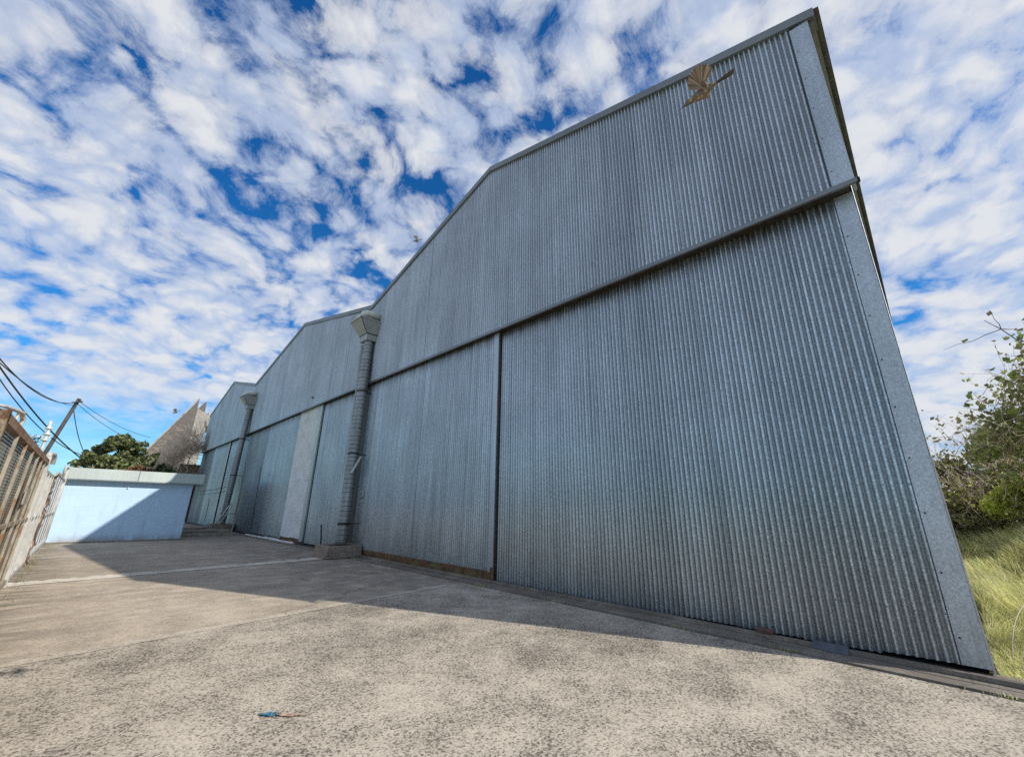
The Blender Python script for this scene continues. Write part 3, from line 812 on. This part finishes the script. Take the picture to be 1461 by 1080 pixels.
cable((-1.83, 40, 7.9), (3.0, 54, 7.2), .45, .018, 'lower cable running right toward the brick building')
cable((-1.95, 40, 7.6), (-.3, 44, 4.4), .5, .025, 'short cable dropping from the utility pole to the tree')
bm = BM(); rnd = random.Random(4)
for k in range(9):
    pts = [Vector((-2.05+rnd.uniform(-.45, .25), 25.5+rnd.uniform(-.3, .3), 3.95+rnd.uniform(-.35, .25))) for _ in range(4)]
    tube(bm, pts, .012, 4)
tag(obj('cable_tangle', bm, M['cable'], origin=(-2.05, 25.5, 3.95)), 'knot of loose black wires beside the white pole', 'cable')

# ------------------------------------------------------------------ far concrete gable building
m = simple('grey_render', (.16, .145, .135), (.12, .108, .10), 1.2, .9, 0, (.15, .13, .12), .4, .9, .3)
M['render'] = m
M['render_w'] = simple('pale_render', (.42, .40, .37), (.30, .28, .26), 1.2, .9, 0, (.25, .2, .17), .42, 2.2, .3)
fb = thing('building', 'grey-brown building with steep pointed parapet walls behind the trees', 'building', (6, 60, 0))
def slabwall(poly, y0, y1, mat, name):
    bm = BM(); a = [bm.verts.new((x, y0, z)) for x, z in poly]; c = [bm.verts.new((x, y1, z)) for x, z in poly]
    bm.faces.new(a); bm.faces.new(list(reversed(c)))
    for i in range(len(poly)):
        j = (i+1) % len(poly); bm.faces.new([a[i], c[i], c[j], a[j]])
    return obj(name, bm, mat, fb)
slabwall([(3.45, 0), (7.0, 0), (6.98, 13.5), (3.45, 6.95)], 60, 60.5, M['render'], 'gable_wall')
slabwall([(3.6, 0), (8.35, 0), (8.0, 13.75), (7.75, 13.5), (3.6, 5.8)], 62, 62.5, M['render'], 'gable_wall')
bm = BM(); hexa(bm, [(7.005, 60.02, 0), (8.6, 62.6, 0), (8.6, 74, 0), (7.005, 74, 0), (7.005, 60.02, 12.4), (8.6, 62.6, 12.2), (8.6, 74, 12.2), (7.005, 74, 12.4)])
obj('side_wall', bm, M['render_w'], fb)
bm = BM(); hexa(bm, [(3.40, 59.9, 6.96), (3.5, 59.9, 6.9), (3.5, 60.6, 6.9), (3.40, 60.6, 6.96), (6.93, 59.9, 13.6), (7.03, 59.9, 13.52), (7.03, 60.6, 13.52), (6.93, 60.6, 13.6)])
obj('coping', bm, M['render_w'], fb)
bm = BM(); box(bm, 8.6, 9.6, 63, 70, 10.9, 12.6); obj('roof_parapet', bm, M['render_w'], fb)
# low brick wall below the vines
bm = BM(); box(bm, 5.4, 6.9, 47.9, 48.2, 0, 5.0)
tag(obj('brick_wall', bm, M['brick'], origin=(6, 48, 0)), 'red-brown brick wall stub between the vines and the hangar', 'wall')

# ------------------------------------------------------------------ plants
def leaves(pts, size, rnd, bias=None, aspect=1.6, curl=.25):
    """many small folded leaves at the points"""
    V = []; F = []
    for p in pts:
        s = size*rnd.uniform(.6, 1.35)
        d = Vector((rnd.gauss(0, 1), rnd.gauss(0, 1), rnd.gauss(0, .7)))
        if bias is not None: d += Vector(bias)
        d.normalize()
        u = d.orthogonal().normalized(); u.rotate(Matrix.Rotation(rnd.uniform(0, 2*PI), 3, d)); w = d.cross(u)
        a = p-w*s*aspect*.5; c = p+w*s*aspect*.5; mdl = p+d*s*curl*.3
        i = len(V)
        V += [a, mdl+u*s*.5-w*s*.05, c, mdl-u*s*.5-w*s*.05]
        F.append((i, i+1, i+2, i+3))
    return V, F

def crown_points(clumps, n, rnd, shell=.55):
    tot = sum(r**2 for _, r in clumps); out = []
    for c, r in clumps:
        c = Vector(c)
        for _ in range(int(n*r*r/tot)):
            d = Vector((rnd.gauss(0, 1), rnd.gauss(0, 1), rnd.gauss(0, 1))).normalized()
            q = r*(shell+(1-shell)*rnd.random()**.5)
            q *= 1+.35*mnoise.noise(d*2.3+c)
            out.append(c+Vector((d.x*q, d.y*q, d.z*q*.8)))
    return out

def limb(bm, a, b_, r0, r1, rnd, n=6, wob=.12):
    a = Vector(a); b_ = Vector(b_); L = (b_-a).length; pts = []; rr = []
    for i in range(n+1):
        t_ = i/n; p = a.lerp(b_, t_)
        if 0 < i < n: p += Vector((rnd.gauss(0, 1), rnd.gauss(0, 1), rnd.gauss(0, .6)))*L*wob*.25
        pts.append(p); rr.append(r0+(r1-r0)*t_)
    tube(bm, pts, rr, 6); return pts

# dense dark tree behind the shed
rnd = random.Random(21)
tr = thing('tree', 'dense dark green domed tree behind the blue shed', 'tree', (.8, 36, 0))
clumps = []
for _ in range(46):
    a = rnd.uniform(0, 2*PI); q = rnd.random()**.6
    x = .9+1.75*q*math.cos(a); y = 36+1.8*q*math.sin(a)
    z = 2.9+(2.55*(1-q**2.2))*rnd.uniform(.45, 1.0)
    clumps.append(((x, y, z), rnd.uniform(.28, .5)))
clumps += [((.75, 35.2, 5.3), .35), ((.4, 35.1, 4.9), .45), ((-.35, 35, 4.0), .4), ((1.3, 35, 5.0), .4), ((2.3, 35.2, 4.1), .42), ((3.2, 35.6, 3.7), .4), ((3.6, 35.8, 3.4), .4)]
clumps += [((.4+.5*k, 35.3, 4.9+.25*(k % 2)), .22) for k in range(4)]+[((-.8, 35.3, 3.7), .3), ((-.55, 35.2, 4.35), .2), ((2.6, 35.4, 4.5), .22)]
V, F = leaves(crown_points(clumps, 10500, rnd), .135, rnd, bias=(0, -.2, .5))
raw('crown', V, F, M['leaf_dark'], tr)
bm = BM(); limb(bm, (.8, 36, 0), (.8, 36, 3.2), .2, .13, rnd)
for k in range(9):
    c = clumps[k*4][0]; limb(bm, (.8, 36, 2.2+.15*k), c, .07, .02, rnd)
obj('trunk', bm, M['bark'], tr)
# reddish shrub in front of it
sh = thing('shrub', 'small reddish-brown shrub poking over the blue shed roof', 'shrub', (1.7, 33, 0))
cl = [((1.3+.28*k, 33+.1*(k % 2), 3.15+.14*(k % 3)), .3) for k in range(5)]
V, F = leaves(crown_points(cl, 1500, rnd), .07, rnd); raw('crown', V, F, M['leaf_red'], sh)
bm = BM(); limb(bm, (1.8, 33, 0), (1.8, 33, 3.2), .05, .02, rnd)
for k in range(5): limb(bm, (1.8, 33, 2), cl[k][0], .03, .01, rnd)
obj('trunk', bm, M['bark'], sh)

# bare vines and twigs climbing toward the far building
def twigs(root, spots, n, zlen, rnd, mat, rad=.012, spread=(.9, .6)):
    V = []; F = []
    def seg(a, b_, r):
        d = (b_-a)
        if d.length < 1e-4: return
        d.normalize(); s = d.orthogonal().normalized()*r; t_ = d.cross(s).normalized()*r; i = len(V)
        V.extend([a+s, a-s*.5+t_*.87, a-s*.5-t_*.87, b_+s*.6, b_-s*.3+t_*.5, b_-s*.3-t_*.5])
        F.extend([(i, i+1, i+4, i+3), (i+1, i+2, i+5, i+4), (i+2, i, i+3, i+5)])
    tips = []
    for _ in range(n):
        p = Vector(rnd.choice(spots)); p += Vector((rnd.gauss(0, .25), rnd.gauss(0, .25), rnd.gauss(0, .2)))
        d = Vector((rnd.gauss(0, spread[0]), rnd.gauss(0, spread[1]), rnd.uniform(.3, 1.2))).normalized()
        L = zlen*rnd.uniform(.5, 1.2); ns = 6; r = rad
        for k in range(ns):
            q = p+d*L/ns; seg(p, q, r); 
            if rnd.random() < .5 and k > 1:
                e = (d+Vector((rnd.gauss(0, .6), rnd.gauss(0, .6), rnd.gauss(0, .5)))).normalized(); seg(q, q+e*L*.22, r*.6); tips.append(q+e*L*.22)
            p = q; r *= .86
            d = (d+Vector((rnd.gauss(0, .28), rnd.gauss(0, .28), rnd.gauss(0, .22)-.04))).normalized()
        tips.append(p)
    return V, F, tips
vt = thing('vine_thicket', 'bare beige vine tangle in front of the grey-brown building', 'vines', (5, 46, 0))
spots = [(3.2+.22*k, 46+.3*math.sin(k), 3.6+.22*k*(1 if k < 11 else .9)) for k in range(15)] + [(4.2+.3*k, 46.4, 3.5) for k in range(8)] + [(5.2, 46, 5.5), (5.0, 46.2, 6.6), (5.7, 46, 7.2), (5.9, 46, 6.2), (4.6, 46, 5.2)]
V, F, tips = twigs(None, spots, 900, 1.9, rnd, None, .017)
raw('stems', V, F, M['twig'], vt)
V, F = leaves([p+Vector((rnd.gauss(0, .1), 0, rnd.gauss(0, .1))) for p in tips if p.z < 4.9 and rnd.random() < .3] + crown_points([((3.6+.4*k, 45.6, 3.3+.1*(k % 3)), .5) for k in range(7)], 1100, rnd), .11, rnd)
raw('leaves', V, F, M['leaf_bush'], vt)
bm = BM(); limb(bm, (4.6, 46, 0), (4.9, 46, 4.5), .12, .06, rnd); limb(bm, (5.6, 46, 0), (5.7, 46, 5.5), .10, .04, rnd); limb(bm, (3.6, 46, 0), (3.6, 46, 4.2), .10, .04, rnd)
obj('trunk', bm, M['twig'], vt)

# ---- right side: brambles, lime shrub, leafy tree
def bush(name, label, loc, clumps, nl, size, mat, nt, tl, rnd, cat='bush', tw='twig', tleaf=.5):
    r = thing(name, label, cat, loc)
    V, F, tips = twigs(None, [c for c, _ in clumps], nt, tl, rnd, None, .008)
    raw('stems', V, F, M[tw], r)
    P = crown_points(clumps, nl, rnd, .3)+[p for p in tips if rnd.random() < tleaf]
    V, F = leaves(P, size, rnd, bias=(-.3, 0, .4)); raw('leaves', V, F, mat, r)
    return r
rnd = random.Random(5)
cl = []
for k in range(46):
    x = rnd.uniform(14.5, 19.5); y = -rnd.uniform(.15, 1.0+.28*(x-13))
    g0 = bank_h(x, y); cl.append(((x, y, g0+rnd.uniform(.1, 1.25)), rnd.uniform(.3, .5)))
bush('bramble_bush', 'dark bramble bush at the grass edge just right of the hangar corner', (17, -1.2, .9), cl, 14000, .068, M['leaf_bush'], 900, .9, rnd)
cl = []
for k in range(40):
    x = rnd.uniform(20, 27); y = -rnd.uniform(.4, 5.5)
    g0 = bank_h(x, y); cl.append(((x, y, g0+rnd.uniform(.3, 2.7-.15*abs(x-22))), rnd.uniform(.45, .8)))
bush('hedge', 'taller brownish bushes farther back behind the bramble', (23, -3, 1.2), cl, 14000, .10, M['leaf_bush'], 800, 1.4, rnd, 'hedge')
cl = [((13.9+.3*rnd.random(), -1.0-.18*k, 1.75+.18*(k % 3)), .3) for k in range(6)]
bush('lime_shrub', 'bright lime-green leafy shrub in front of the bramble', (14, -1.4, .9), cl, 3000, .06, M['leaf_lime'], 160, .5, rnd, 'shrub')
cl = [((13.6, -1.9, 3.9), .5), ((13.4, -1.55, 3.45), .45), ((13.4, -1.25, 3.05), .4), ((13.7, -2.3, 4.3), .5), ((13.6, -2.3, 3.3), .5), ((13.4, -.95, 2.85), .3), ((13.7, -1.9, 2.8), .5), ((13.8, -2.6, 3.8), .5), ((13.6, -1.5, 2.4), .45), ((13.9, -2.3, 2.3), .5)]
bush('tall_shrub', 'leafy olive shrub rising above the bramble at the right edge', (13.6, -1.9, bank_h(13.6, -1.9)), cl, 2900, .07, M['leaf_tree'], 260, 1.0, rnd, 'shrub')
# leafy tree whose limbs reach in from the right
tr = thing('tree', 'thinly leaved tree reaching in at the right edge', 'tree', (13.6, -3.3, bank_h(13.6, -3.3)-.05))
bm = BM(); B = Vector((13.6, -3.3, bank_h(13.6, -3.3)-.05)); tipsP = []
limb(bm, B, (13.4, -3.0, 3.6), .13, .09, rnd)
ends = [((13.2, -1.62, 5.7), 9), ((13.0, -1.95, 5.1), 60), ((13.0, -1.45, 4.4), 60), ((12.8, -1.05, 3.85), 40), ((13.0, -1.75, 4.4), 110), ((13.2, -2.3, 5.6), 150), ((13.4, -2.5, 4.7), 170), ((13, -1.3, 3.5), 90), ((13.3, -2.0, 3.9), 160), ((13.9, -3.4, 6.4), 240), ((14.2, -4.2, 5.6), 260), ((13.4, -2.1, 3.2), 160), ((14, -2.8, 6.9), 150)]
LP = []
for (e, nl) in ends:
    st = Vector((13.4, -3.0, rnd.uniform(2.2, 3.6)))
    pts = limb(bm, st, e, .035, .006, rnd, 8, .18)
    for k in range(nl):
        t_ = rnd.uniform(.35, 1.0)**.8; i = min(7, int(t_*8)); p = pts[i].lerp(pts[i+1], t_*8-i) if i < 8 else pts[-1]
        LP.append(p+Vector((rnd.gauss(0, .12), rnd.gauss(0, .13), rnd.gauss(0, .12))))
    for q in range(4):
        i = rnd.randint(4, 7); d = Vector((rnd.gauss(0, .4), rnd.gauss(0, .5), rnd.gauss(.1, .4)))*.8
        limb(bm, pts[i], pts[i]+d, .009, .003, rnd, 4)
        for k in range(max(1, nl//12)): LP.append(pts[i]+d*rnd.uniform(.5, 1.05)+Vector((rnd.gauss(0, .03), rnd.gauss(0, .03), rnd.gauss(0, .04))))
obj('trunk', bm, M['bark'], tr)
V, F = leaves(LP, .10, rnd, bias=(-.4, 0, .4), aspect=1.2); raw('crown', V, F, M['leaf_tree'], tr)

# ---- long grass
rnd = random.Random(9); V = []; F = []
def blade(x, y, z, h, lean, w):
    a = rnd.uniform(0, 2*PI); dx, dy = math.cos(a)*w, math.sin(a)*w
    lx, ly = lean; i = len(V)
    V.extend([(x-dx, y-dy, z), (x+dx, y+dy, z), (x+lx*.3-dx*.8, y+ly*.3-dy*.8, z+h*.55), (x+lx*.3+dx*.8, y+ly*.3+dy*.8, z+h*.55), (x+lx, y+ly, z+h*.86)])
    F.extend([(i, i+1, i+3, i+2), (i+2, i+3, i+4)])
cnt = 0
while cnt < 50000:
    u = rnd.random(); x = 6.70+15*u**1.7; 
    ymax = .16*(x-6.6)+.7
    y = -.12-rnd.random()*(ymax+.6)
    if x < 6.98 and y > -.2-(6.98-x)*.9: continue
    if x < 8.2 and rnd.random() < .25 and y < -.5: pass
    near = min(1, max(0, (x-7.0)/1.6))
    cl_ = .5+.5*mnoise.noise(Vector((x*.9, y*1.3, 0)))
    h = (.07+.34*near)*rnd.uniform(.6, 1.25)*(.6+.8*cl_)
    wv = mnoise.noise(Vector((x*.5, y*.8, 5)))
    ln = h*rnd.uniform(.2, .9); an = 2.6+wv*3+rnd.gauss(0, .7)
    blade(x, y, bank_h(x, y)-.03, h, (math.cos(an)*ln, math.sin(an)*ln*.7), rnd.uniform(.003, .0062)*(1+.15*(x-6)))
    cnt += 1
o = raw('grass', V, F, M['grass']); tag(o, 'long yellow-green dry grass right of the hangar corner', 'grass', kind='stuff')
# a few long arching straws
for k, (a, b_, c_) in enumerate([((6.95, -.30, 0), (7.05, -.24, .34), (7.25, -.62, .42)), ((7.3, -.24, 0), (7.5, -.30, .45), (7.9, -.52, .62))]):
    pts = []; a, b_, c_ = map(Vector, (a, b_, c_))
    for i in range(13):
        t_ = i/12; pts.append(a*(1-t_)**2+b_*2*t_*(1-t_)+c_*t_*t_)
    bm = BM(); tube(bm, pts, .004, 5)
    tag(obj('dry_stalk', bm, M['twig'], origin=tuple(a)), ['pale arching dry stalk nearest the hangar corner', 'pale dry stalk rising behind the nearest one'][k], 'stalk', 'arching stalks in the grass')
rnd = random.Random(77); V = []; F = []
for k in range(420):
    y = rnd.choice([rnd.gauss(c, .12) for c in (-.2, 1.6, 2.9, 5.1, 7.1, 9.4, 13.0)]); x = 6.26+rnd.gauss(0, .015)
    h = rnd.uniform(.015, .06); blade(x, y, 0, h, (rnd.gauss(0, .03), rnd.gauss(0, .03)), .0025)
tag(raw('weeds', V, F, M['grass']), 'sparse weeds sprouting in the track joint in front of the sliding doors', 'weeds', kind='stuff')
# fence-side weeds
rnd = random.Random(31); V = []; F = []
for k in range(260):
    y = rnd.choice([rnd.uniform(12.5, 18.5), rnd.uniform(8, 24)]); x = XF+.1+abs(rnd.gauss(0, .09))
    h = rnd.uniform(.02, .09); blade(x, y, 0, h, (rnd.gauss(0, .03), rnd.gauss(0, .03)), .004)
tag(raw('weeds', V, F, M['leaf_bush']), 'small dry weeds along the foot of the fence', 'weeds', kind='stuff')

# ------------------------------------------------------------------ birds
M['bird_body'] = simple('tan_feathers', (.24, .185, .135), (.13, .10, .075), 40, .8, 0, (.55, .45, .30), .4, 22, .3)
m, t, b, pos, out = material('wing_feathers')
ri = t.new('ShaderNodeNewGeometry').outputs['Random Per Island']
t.link(t.ramp(ri, [(0, (.14, .10, .085)), (.5, (.26, .20, .16)), (1, (.46, .39, .32))]), b.inputs['Base Color']); b.inputs['Roughness'].default_value = .7
M['wing'] = m
M['bird_dark'] = simple('dark_feathers', (.05, .04, .035), (.10, .08, .065), 30, .7)

def bird(center, R, U, Nn, s, label, dark=False):
    """R,U,Nn: body frame axes (right, up, depth) given in world; s: metres per unit"""
    c = Vector(center); R, U, Nn = Vector(R), Vector(U), Vector(Nn)
    P = lambda u, v, w=0: c+R*u*s+U*v*s+Nn*w*s
    r = thing('bird', label, 'bird', center)
    bm = BM()   # body: one surface from bill base to tail root
    path = [(-.62, -.78), (-.55, -.70), (-.44, -.60), (-.30, -.50), (-.12, -.38), (.08, -.22), (.28, -.06), (.44, .06)]
    rad = [.03, .09, .12, .14, .20, .19, .12, .05]
    tube(bm, [P(u, v) for u, v in path], [q*s for q in rad], 12)
    obj('body', bm, M['bird_dark' if dark else 'bird_body'], r, smooth=True)
    bm = BM(); tube(bm, [P(-.61, -.77), P(-.70, -.83), P(-.78, -.90)], [.032*s, .02*s, .003*s], 6); obj('bill', bm, M['bird_dark'], r)
    for q in (-1, 1):
        bm = BM(); bmesh.ops.create_icosphere(bm, subdivisions=1, radius=.022*s, matrix=Matrix.Translation(P(-.52, -.63, .085*q)))
        obj('eye', bm, M['bird_dark'], r)
    # tail: narrow layered feathers
    V = []; F = []
    for k in range(6):
        o_ = (k-2.5)*.012; i = len(V)
        a = (.40, .03+o_); e = (1.02-.02*abs(k-2.5), .40+o_*3.2)
        V.extend([P(a[0], a[1]-.02, .01*k), P(a[0], a[1]+.02, .01*k), P(e[0]-.03, e[1]+.035, .01*k), P(e[0]+.01, e[1]+.01, .01*k)]); F.append((i, i+1, i+2, i+3))
    raw('tail', V, F, M['bird_dark'], r)
    # wings: fanned feathers, each with its own blade
    def wing(root, a0, a1, n, L0, L1, depth, curve=0):
        V = []; F = []
        for k in range(n):
            t_ = k/(n-1); an = a0+(a1-a0)*t_; L = L0+(L1-L0)*math.sin(PI*min(1, .25+t_*.75))
            ru = root[0]+(.20*(t_-.5)); rv = root[1]+.10*(t_-.5)
            du, dv = math.cos(an), math.sin(an); nu, nv = -dv, du; i = len(V)
            L *= 1-.05*(k % 2); pr = [(0, .02), (.35, .034), (.7, .040), (.93, .030), (1, .006)]
            w0 = depth+.006*k
            for (q, w) in pr:
                cu = ru+du*L*q; cv = rv+dv*L*q; dd = w0+curve*q*q
                V.append(P(cu+nu*w, cv+nv*w, dd-.008)); V.append(P(cu, cv, dd+.003)); V.append(P(cu-nu*w, cv-nv*w, dd-.008))
            for j in range(4):
                F.append((i+3*j, i+3*j+1, i+3*j+4, i+3*j+3)); F.append((i+3*j+1, i+3*j+2, i+3*j+5, i+3*j+4))
        return V, F
    V, F = wing((-.06, -.16), math.radians(66), math.radians(186), 30, .60, .90, .05, .12)
    raw('wing', V, F, M['bird_dark' if dark else 'wing'], r)
    V, F = wing((-.05, -.40), math.radians(-12), math.radians(34), 7, .22, .42, -.16, -.10)
    raw('wing', V, F, M['bird_dark' if dark else 'wing'], r)
    bm = BM()   # covert patch joining wing to the shoulder
    tube(bm, [P(.14, -.14, .07), P(.02, .0, .08), P(-.16, .06, .09), P(-.30, -.02, .08)], [.05*s, .09*s, .08*s, .03*s], 8)
    obj('wing_coverts', bm, M['bird_dark' if dark else 'bird_body'], r, smooth=True)
    return r

# ------------------------------------------------------------------ camera
Rm = [[0.70446494, -0.22701791, -0.67245224], [-0.70956911, -0.20456046, -0.67428977], [0.01551871, 0.95216484, -0.30519057]]
cam = bpy.data.cameras.new('camera'); co = bpy.data.objects.new('camera', cam); COL.objects.link(co)
mw = Matrix(Rm).to_4x4(); mw.translation = (0, 0, 1.55); co.matrix_world = mw
cam.sensor_fit = 'HORIZONTAL'; cam.sensor_width = 36; cam.lens = 580.146/1461*36
cam.clip_start = .05; cam.clip_end = 3000
S.camera = co

bc = Vector((2.50, .565, 4.52)); vd = (Vector((0, 0, 1.55))-bc).normalized()
ax_x = Vector((Rm[0][0], Rm[1][0], Rm[2][0])); ax_y = Vector((Rm[0][1], Rm[1][1], Rm[2][1]))
bR = (ax_x-vd*ax_x.dot(vd)).normalized(); bU = vd.cross(bR).normalized()
bird(bc, bR, bU, vd, .175, 'large brown bird with fanned wing flying in front of the hangar gable')
bird((20.1, 36, 30.85), (.96, -.28, 0), (0.05, .15, .98), (-.28, -.96, 0), .62, 'small distant bird flying above the hangar roof line', True)
bird((2.55, 30, 6.62), (1, 0, 0), (0, 0, 1), (0, -1, 0), .2, 'tiny dark bird flying left of the grey-brown building', True)

# ------------------------------------------------------------------ light
sd = Vector((.58, -1.325, 1.0)).normalized()     # towards the sun
sl = bpy.data.lights.new('sun', 'SUN'); sl.energy = 4.6; sl.angle = math.radians(.5); sl.color = (1, .94, .84)
so = bpy.data.objects.new('sun', sl); COL.objects.link(so)
so.rotation_euler = sd.to_track_quat('Z', 'Y').to_euler(); so.location = (20, -40, 40)

W = bpy.data.worlds.new('World'); S.world = W; W.use_nodes = True
W.node_tree.nodes.clear(); t = NT(W.node_tree)
wo = t.new('ShaderNodeOutputWorld'); bg = t.new('ShaderNodeBackground'); t.link(bg.outputs[0], wo.inputs[0])
sky = t.new('ShaderNodeTexSky', sky_type='NISHITA'); sky.sun_disc = False
el = math.asin(sd.z); sky.sun_elevation = el; sky.sun_rotation = math.atan2(sd.x, sd.y)
sky.air_density = 1.0; sky.dust_density = .3; sky.ozone_density = 2.5
dirv = t.new('ShaderNodeTexCoord').outputs['Generated']
sep = t.new('ShaderNodeSeparateXYZ'); t.link(dirv, sep.inputs[0])
dz = t.math('MAXIMUM', sep.outputs[2], .0)
den = t.math('ADD', dz, .32)
cx = t.math('DIVIDE', sep.outputs[0], den); cy = t.math('DIVIDE', sep.outputs[1], den)
cb = t.new('ShaderNodeCombineXYZ'); t.link(cx, cb.inputs[0]); t.link(cy, cb.inputs[1])
rot = t.new('ShaderNodeVectorRotate', rotation_type='Z_AXIS'); t.link(cb.outputs[0], rot.inputs[0]); rot.inputs['Angle'].default_value = math.radians(-25)
q = t.vmul(rot.outputs[0], (1.25, 1.25, 1))
def warp(vec, scale, amt, det):
    n = t.new('ShaderNodeTexNoise'); n.inputs['Scale'].default_value = scale; n.inputs['Detail'].default_value = det; t.link(vec, n.inputs['Vector'])
    a = t.new('ShaderNodeVectorMath', operation='ADD'); t.link(vec, a.inputs[0]); t.link(t.vmul(n.outputs['Color'], (amt, amt, 0)), a.inputs[1])
    return a.outputs[0]
q1 = warp(q, 3.0, .18, 2)
q2 = warp(q1, 16, .05, 4)
big = t.noise(q, 1.5, 2, .5)
mid = t.noise(q1, 6.0, 3, .5)
def puffs(scale):
    n = t.new('ShaderNodeTexVoronoi', feature='SMOOTH_F1'); t.link(q2, n.inputs['Vector'])
    n.inputs['Scale'].default_value = scale; n.inputs['Smoothness'].default_value = .25
    return n.outputs['Distance']
c1 = puffs(8.6); c2 = puffs(19.0)
fine = t.noise(q1, 42, 7, .70)
d = t.math('MULTIPLY', t.math('SUBTRACT', .50, c1), .80)
d = t.math('ADD', d, t.math('MULTIPLY', t.math('SUBTRACT', .48, c2), .46))
d = t.math('ADD', d, t.math('MULTIPLY', t.math('SUBTRACT', mid, .5), .75))
d = t.math('ADD', d, t.math('MULTIPLY', t.math('SUBTRACT', big, .5), .65))
d = t.math('ADD', d, t.math('MULTIPLY', t.math('SUBTRACT', fine, .5), .60))
# thicker veil toward the east and toward the horizon
d = t.math('ADD', d, t.maprange(cx, .4, 2.0, 0, .20))
d = t.math('ADD', d, t.maprange(sep.outputs[2], .75, .25, 0, .10))
mask = t.ramp(t.maprange(d, -.35, .38, smooth=False), [(0, .0), (.15, .26), (.42, .72), (.88, .96)])
lowfade = t.maprange(sep.outputs[2], .05, .24)
east = t.maprange(sep.outputs[0], .3, .8)
mask = t.math('MULTIPLY', mask, t.math('MAXIMUM', lowfade, east))
haze = t.maprange(sep.outputs[2], .30, .0, 0, .42)
mask = t.math('MAXIMUM', mask, haze)
shade = t.maprange(t.math('ADD', t.noise(q2, 7, 4, .55), t.math('MULTIPLY', d, .30)), .36, .70)
ccol = t.mix(shade, (5.9, 6.9, 8.9), (8.7, 8.9, 9.25))
hs = t.new('ShaderNodeHueSaturation'); hs.inputs['Saturation'].default_value = 1.3; hs.inputs['Value'].default_value = 1.15; t.link(sky.outputs[0], hs.inputs['Color'])
scol = t.mix(1.0, hs.outputs[0], (.42, 1.08, 1.40), 'MULTIPLY')
col = t.mix(mask, scol, ccol)
t.link(col, bg.inputs[0]); bg.inputs[1].default_value = .09

S.render.engine = 'CYCLES'
S.view_settings.view_transform = 'Standard'; S.view_settings.look = 'None'; S.view_settings.exposure = 0; S.view_settings.gamma = 1
S.cycles.use_denoising = False
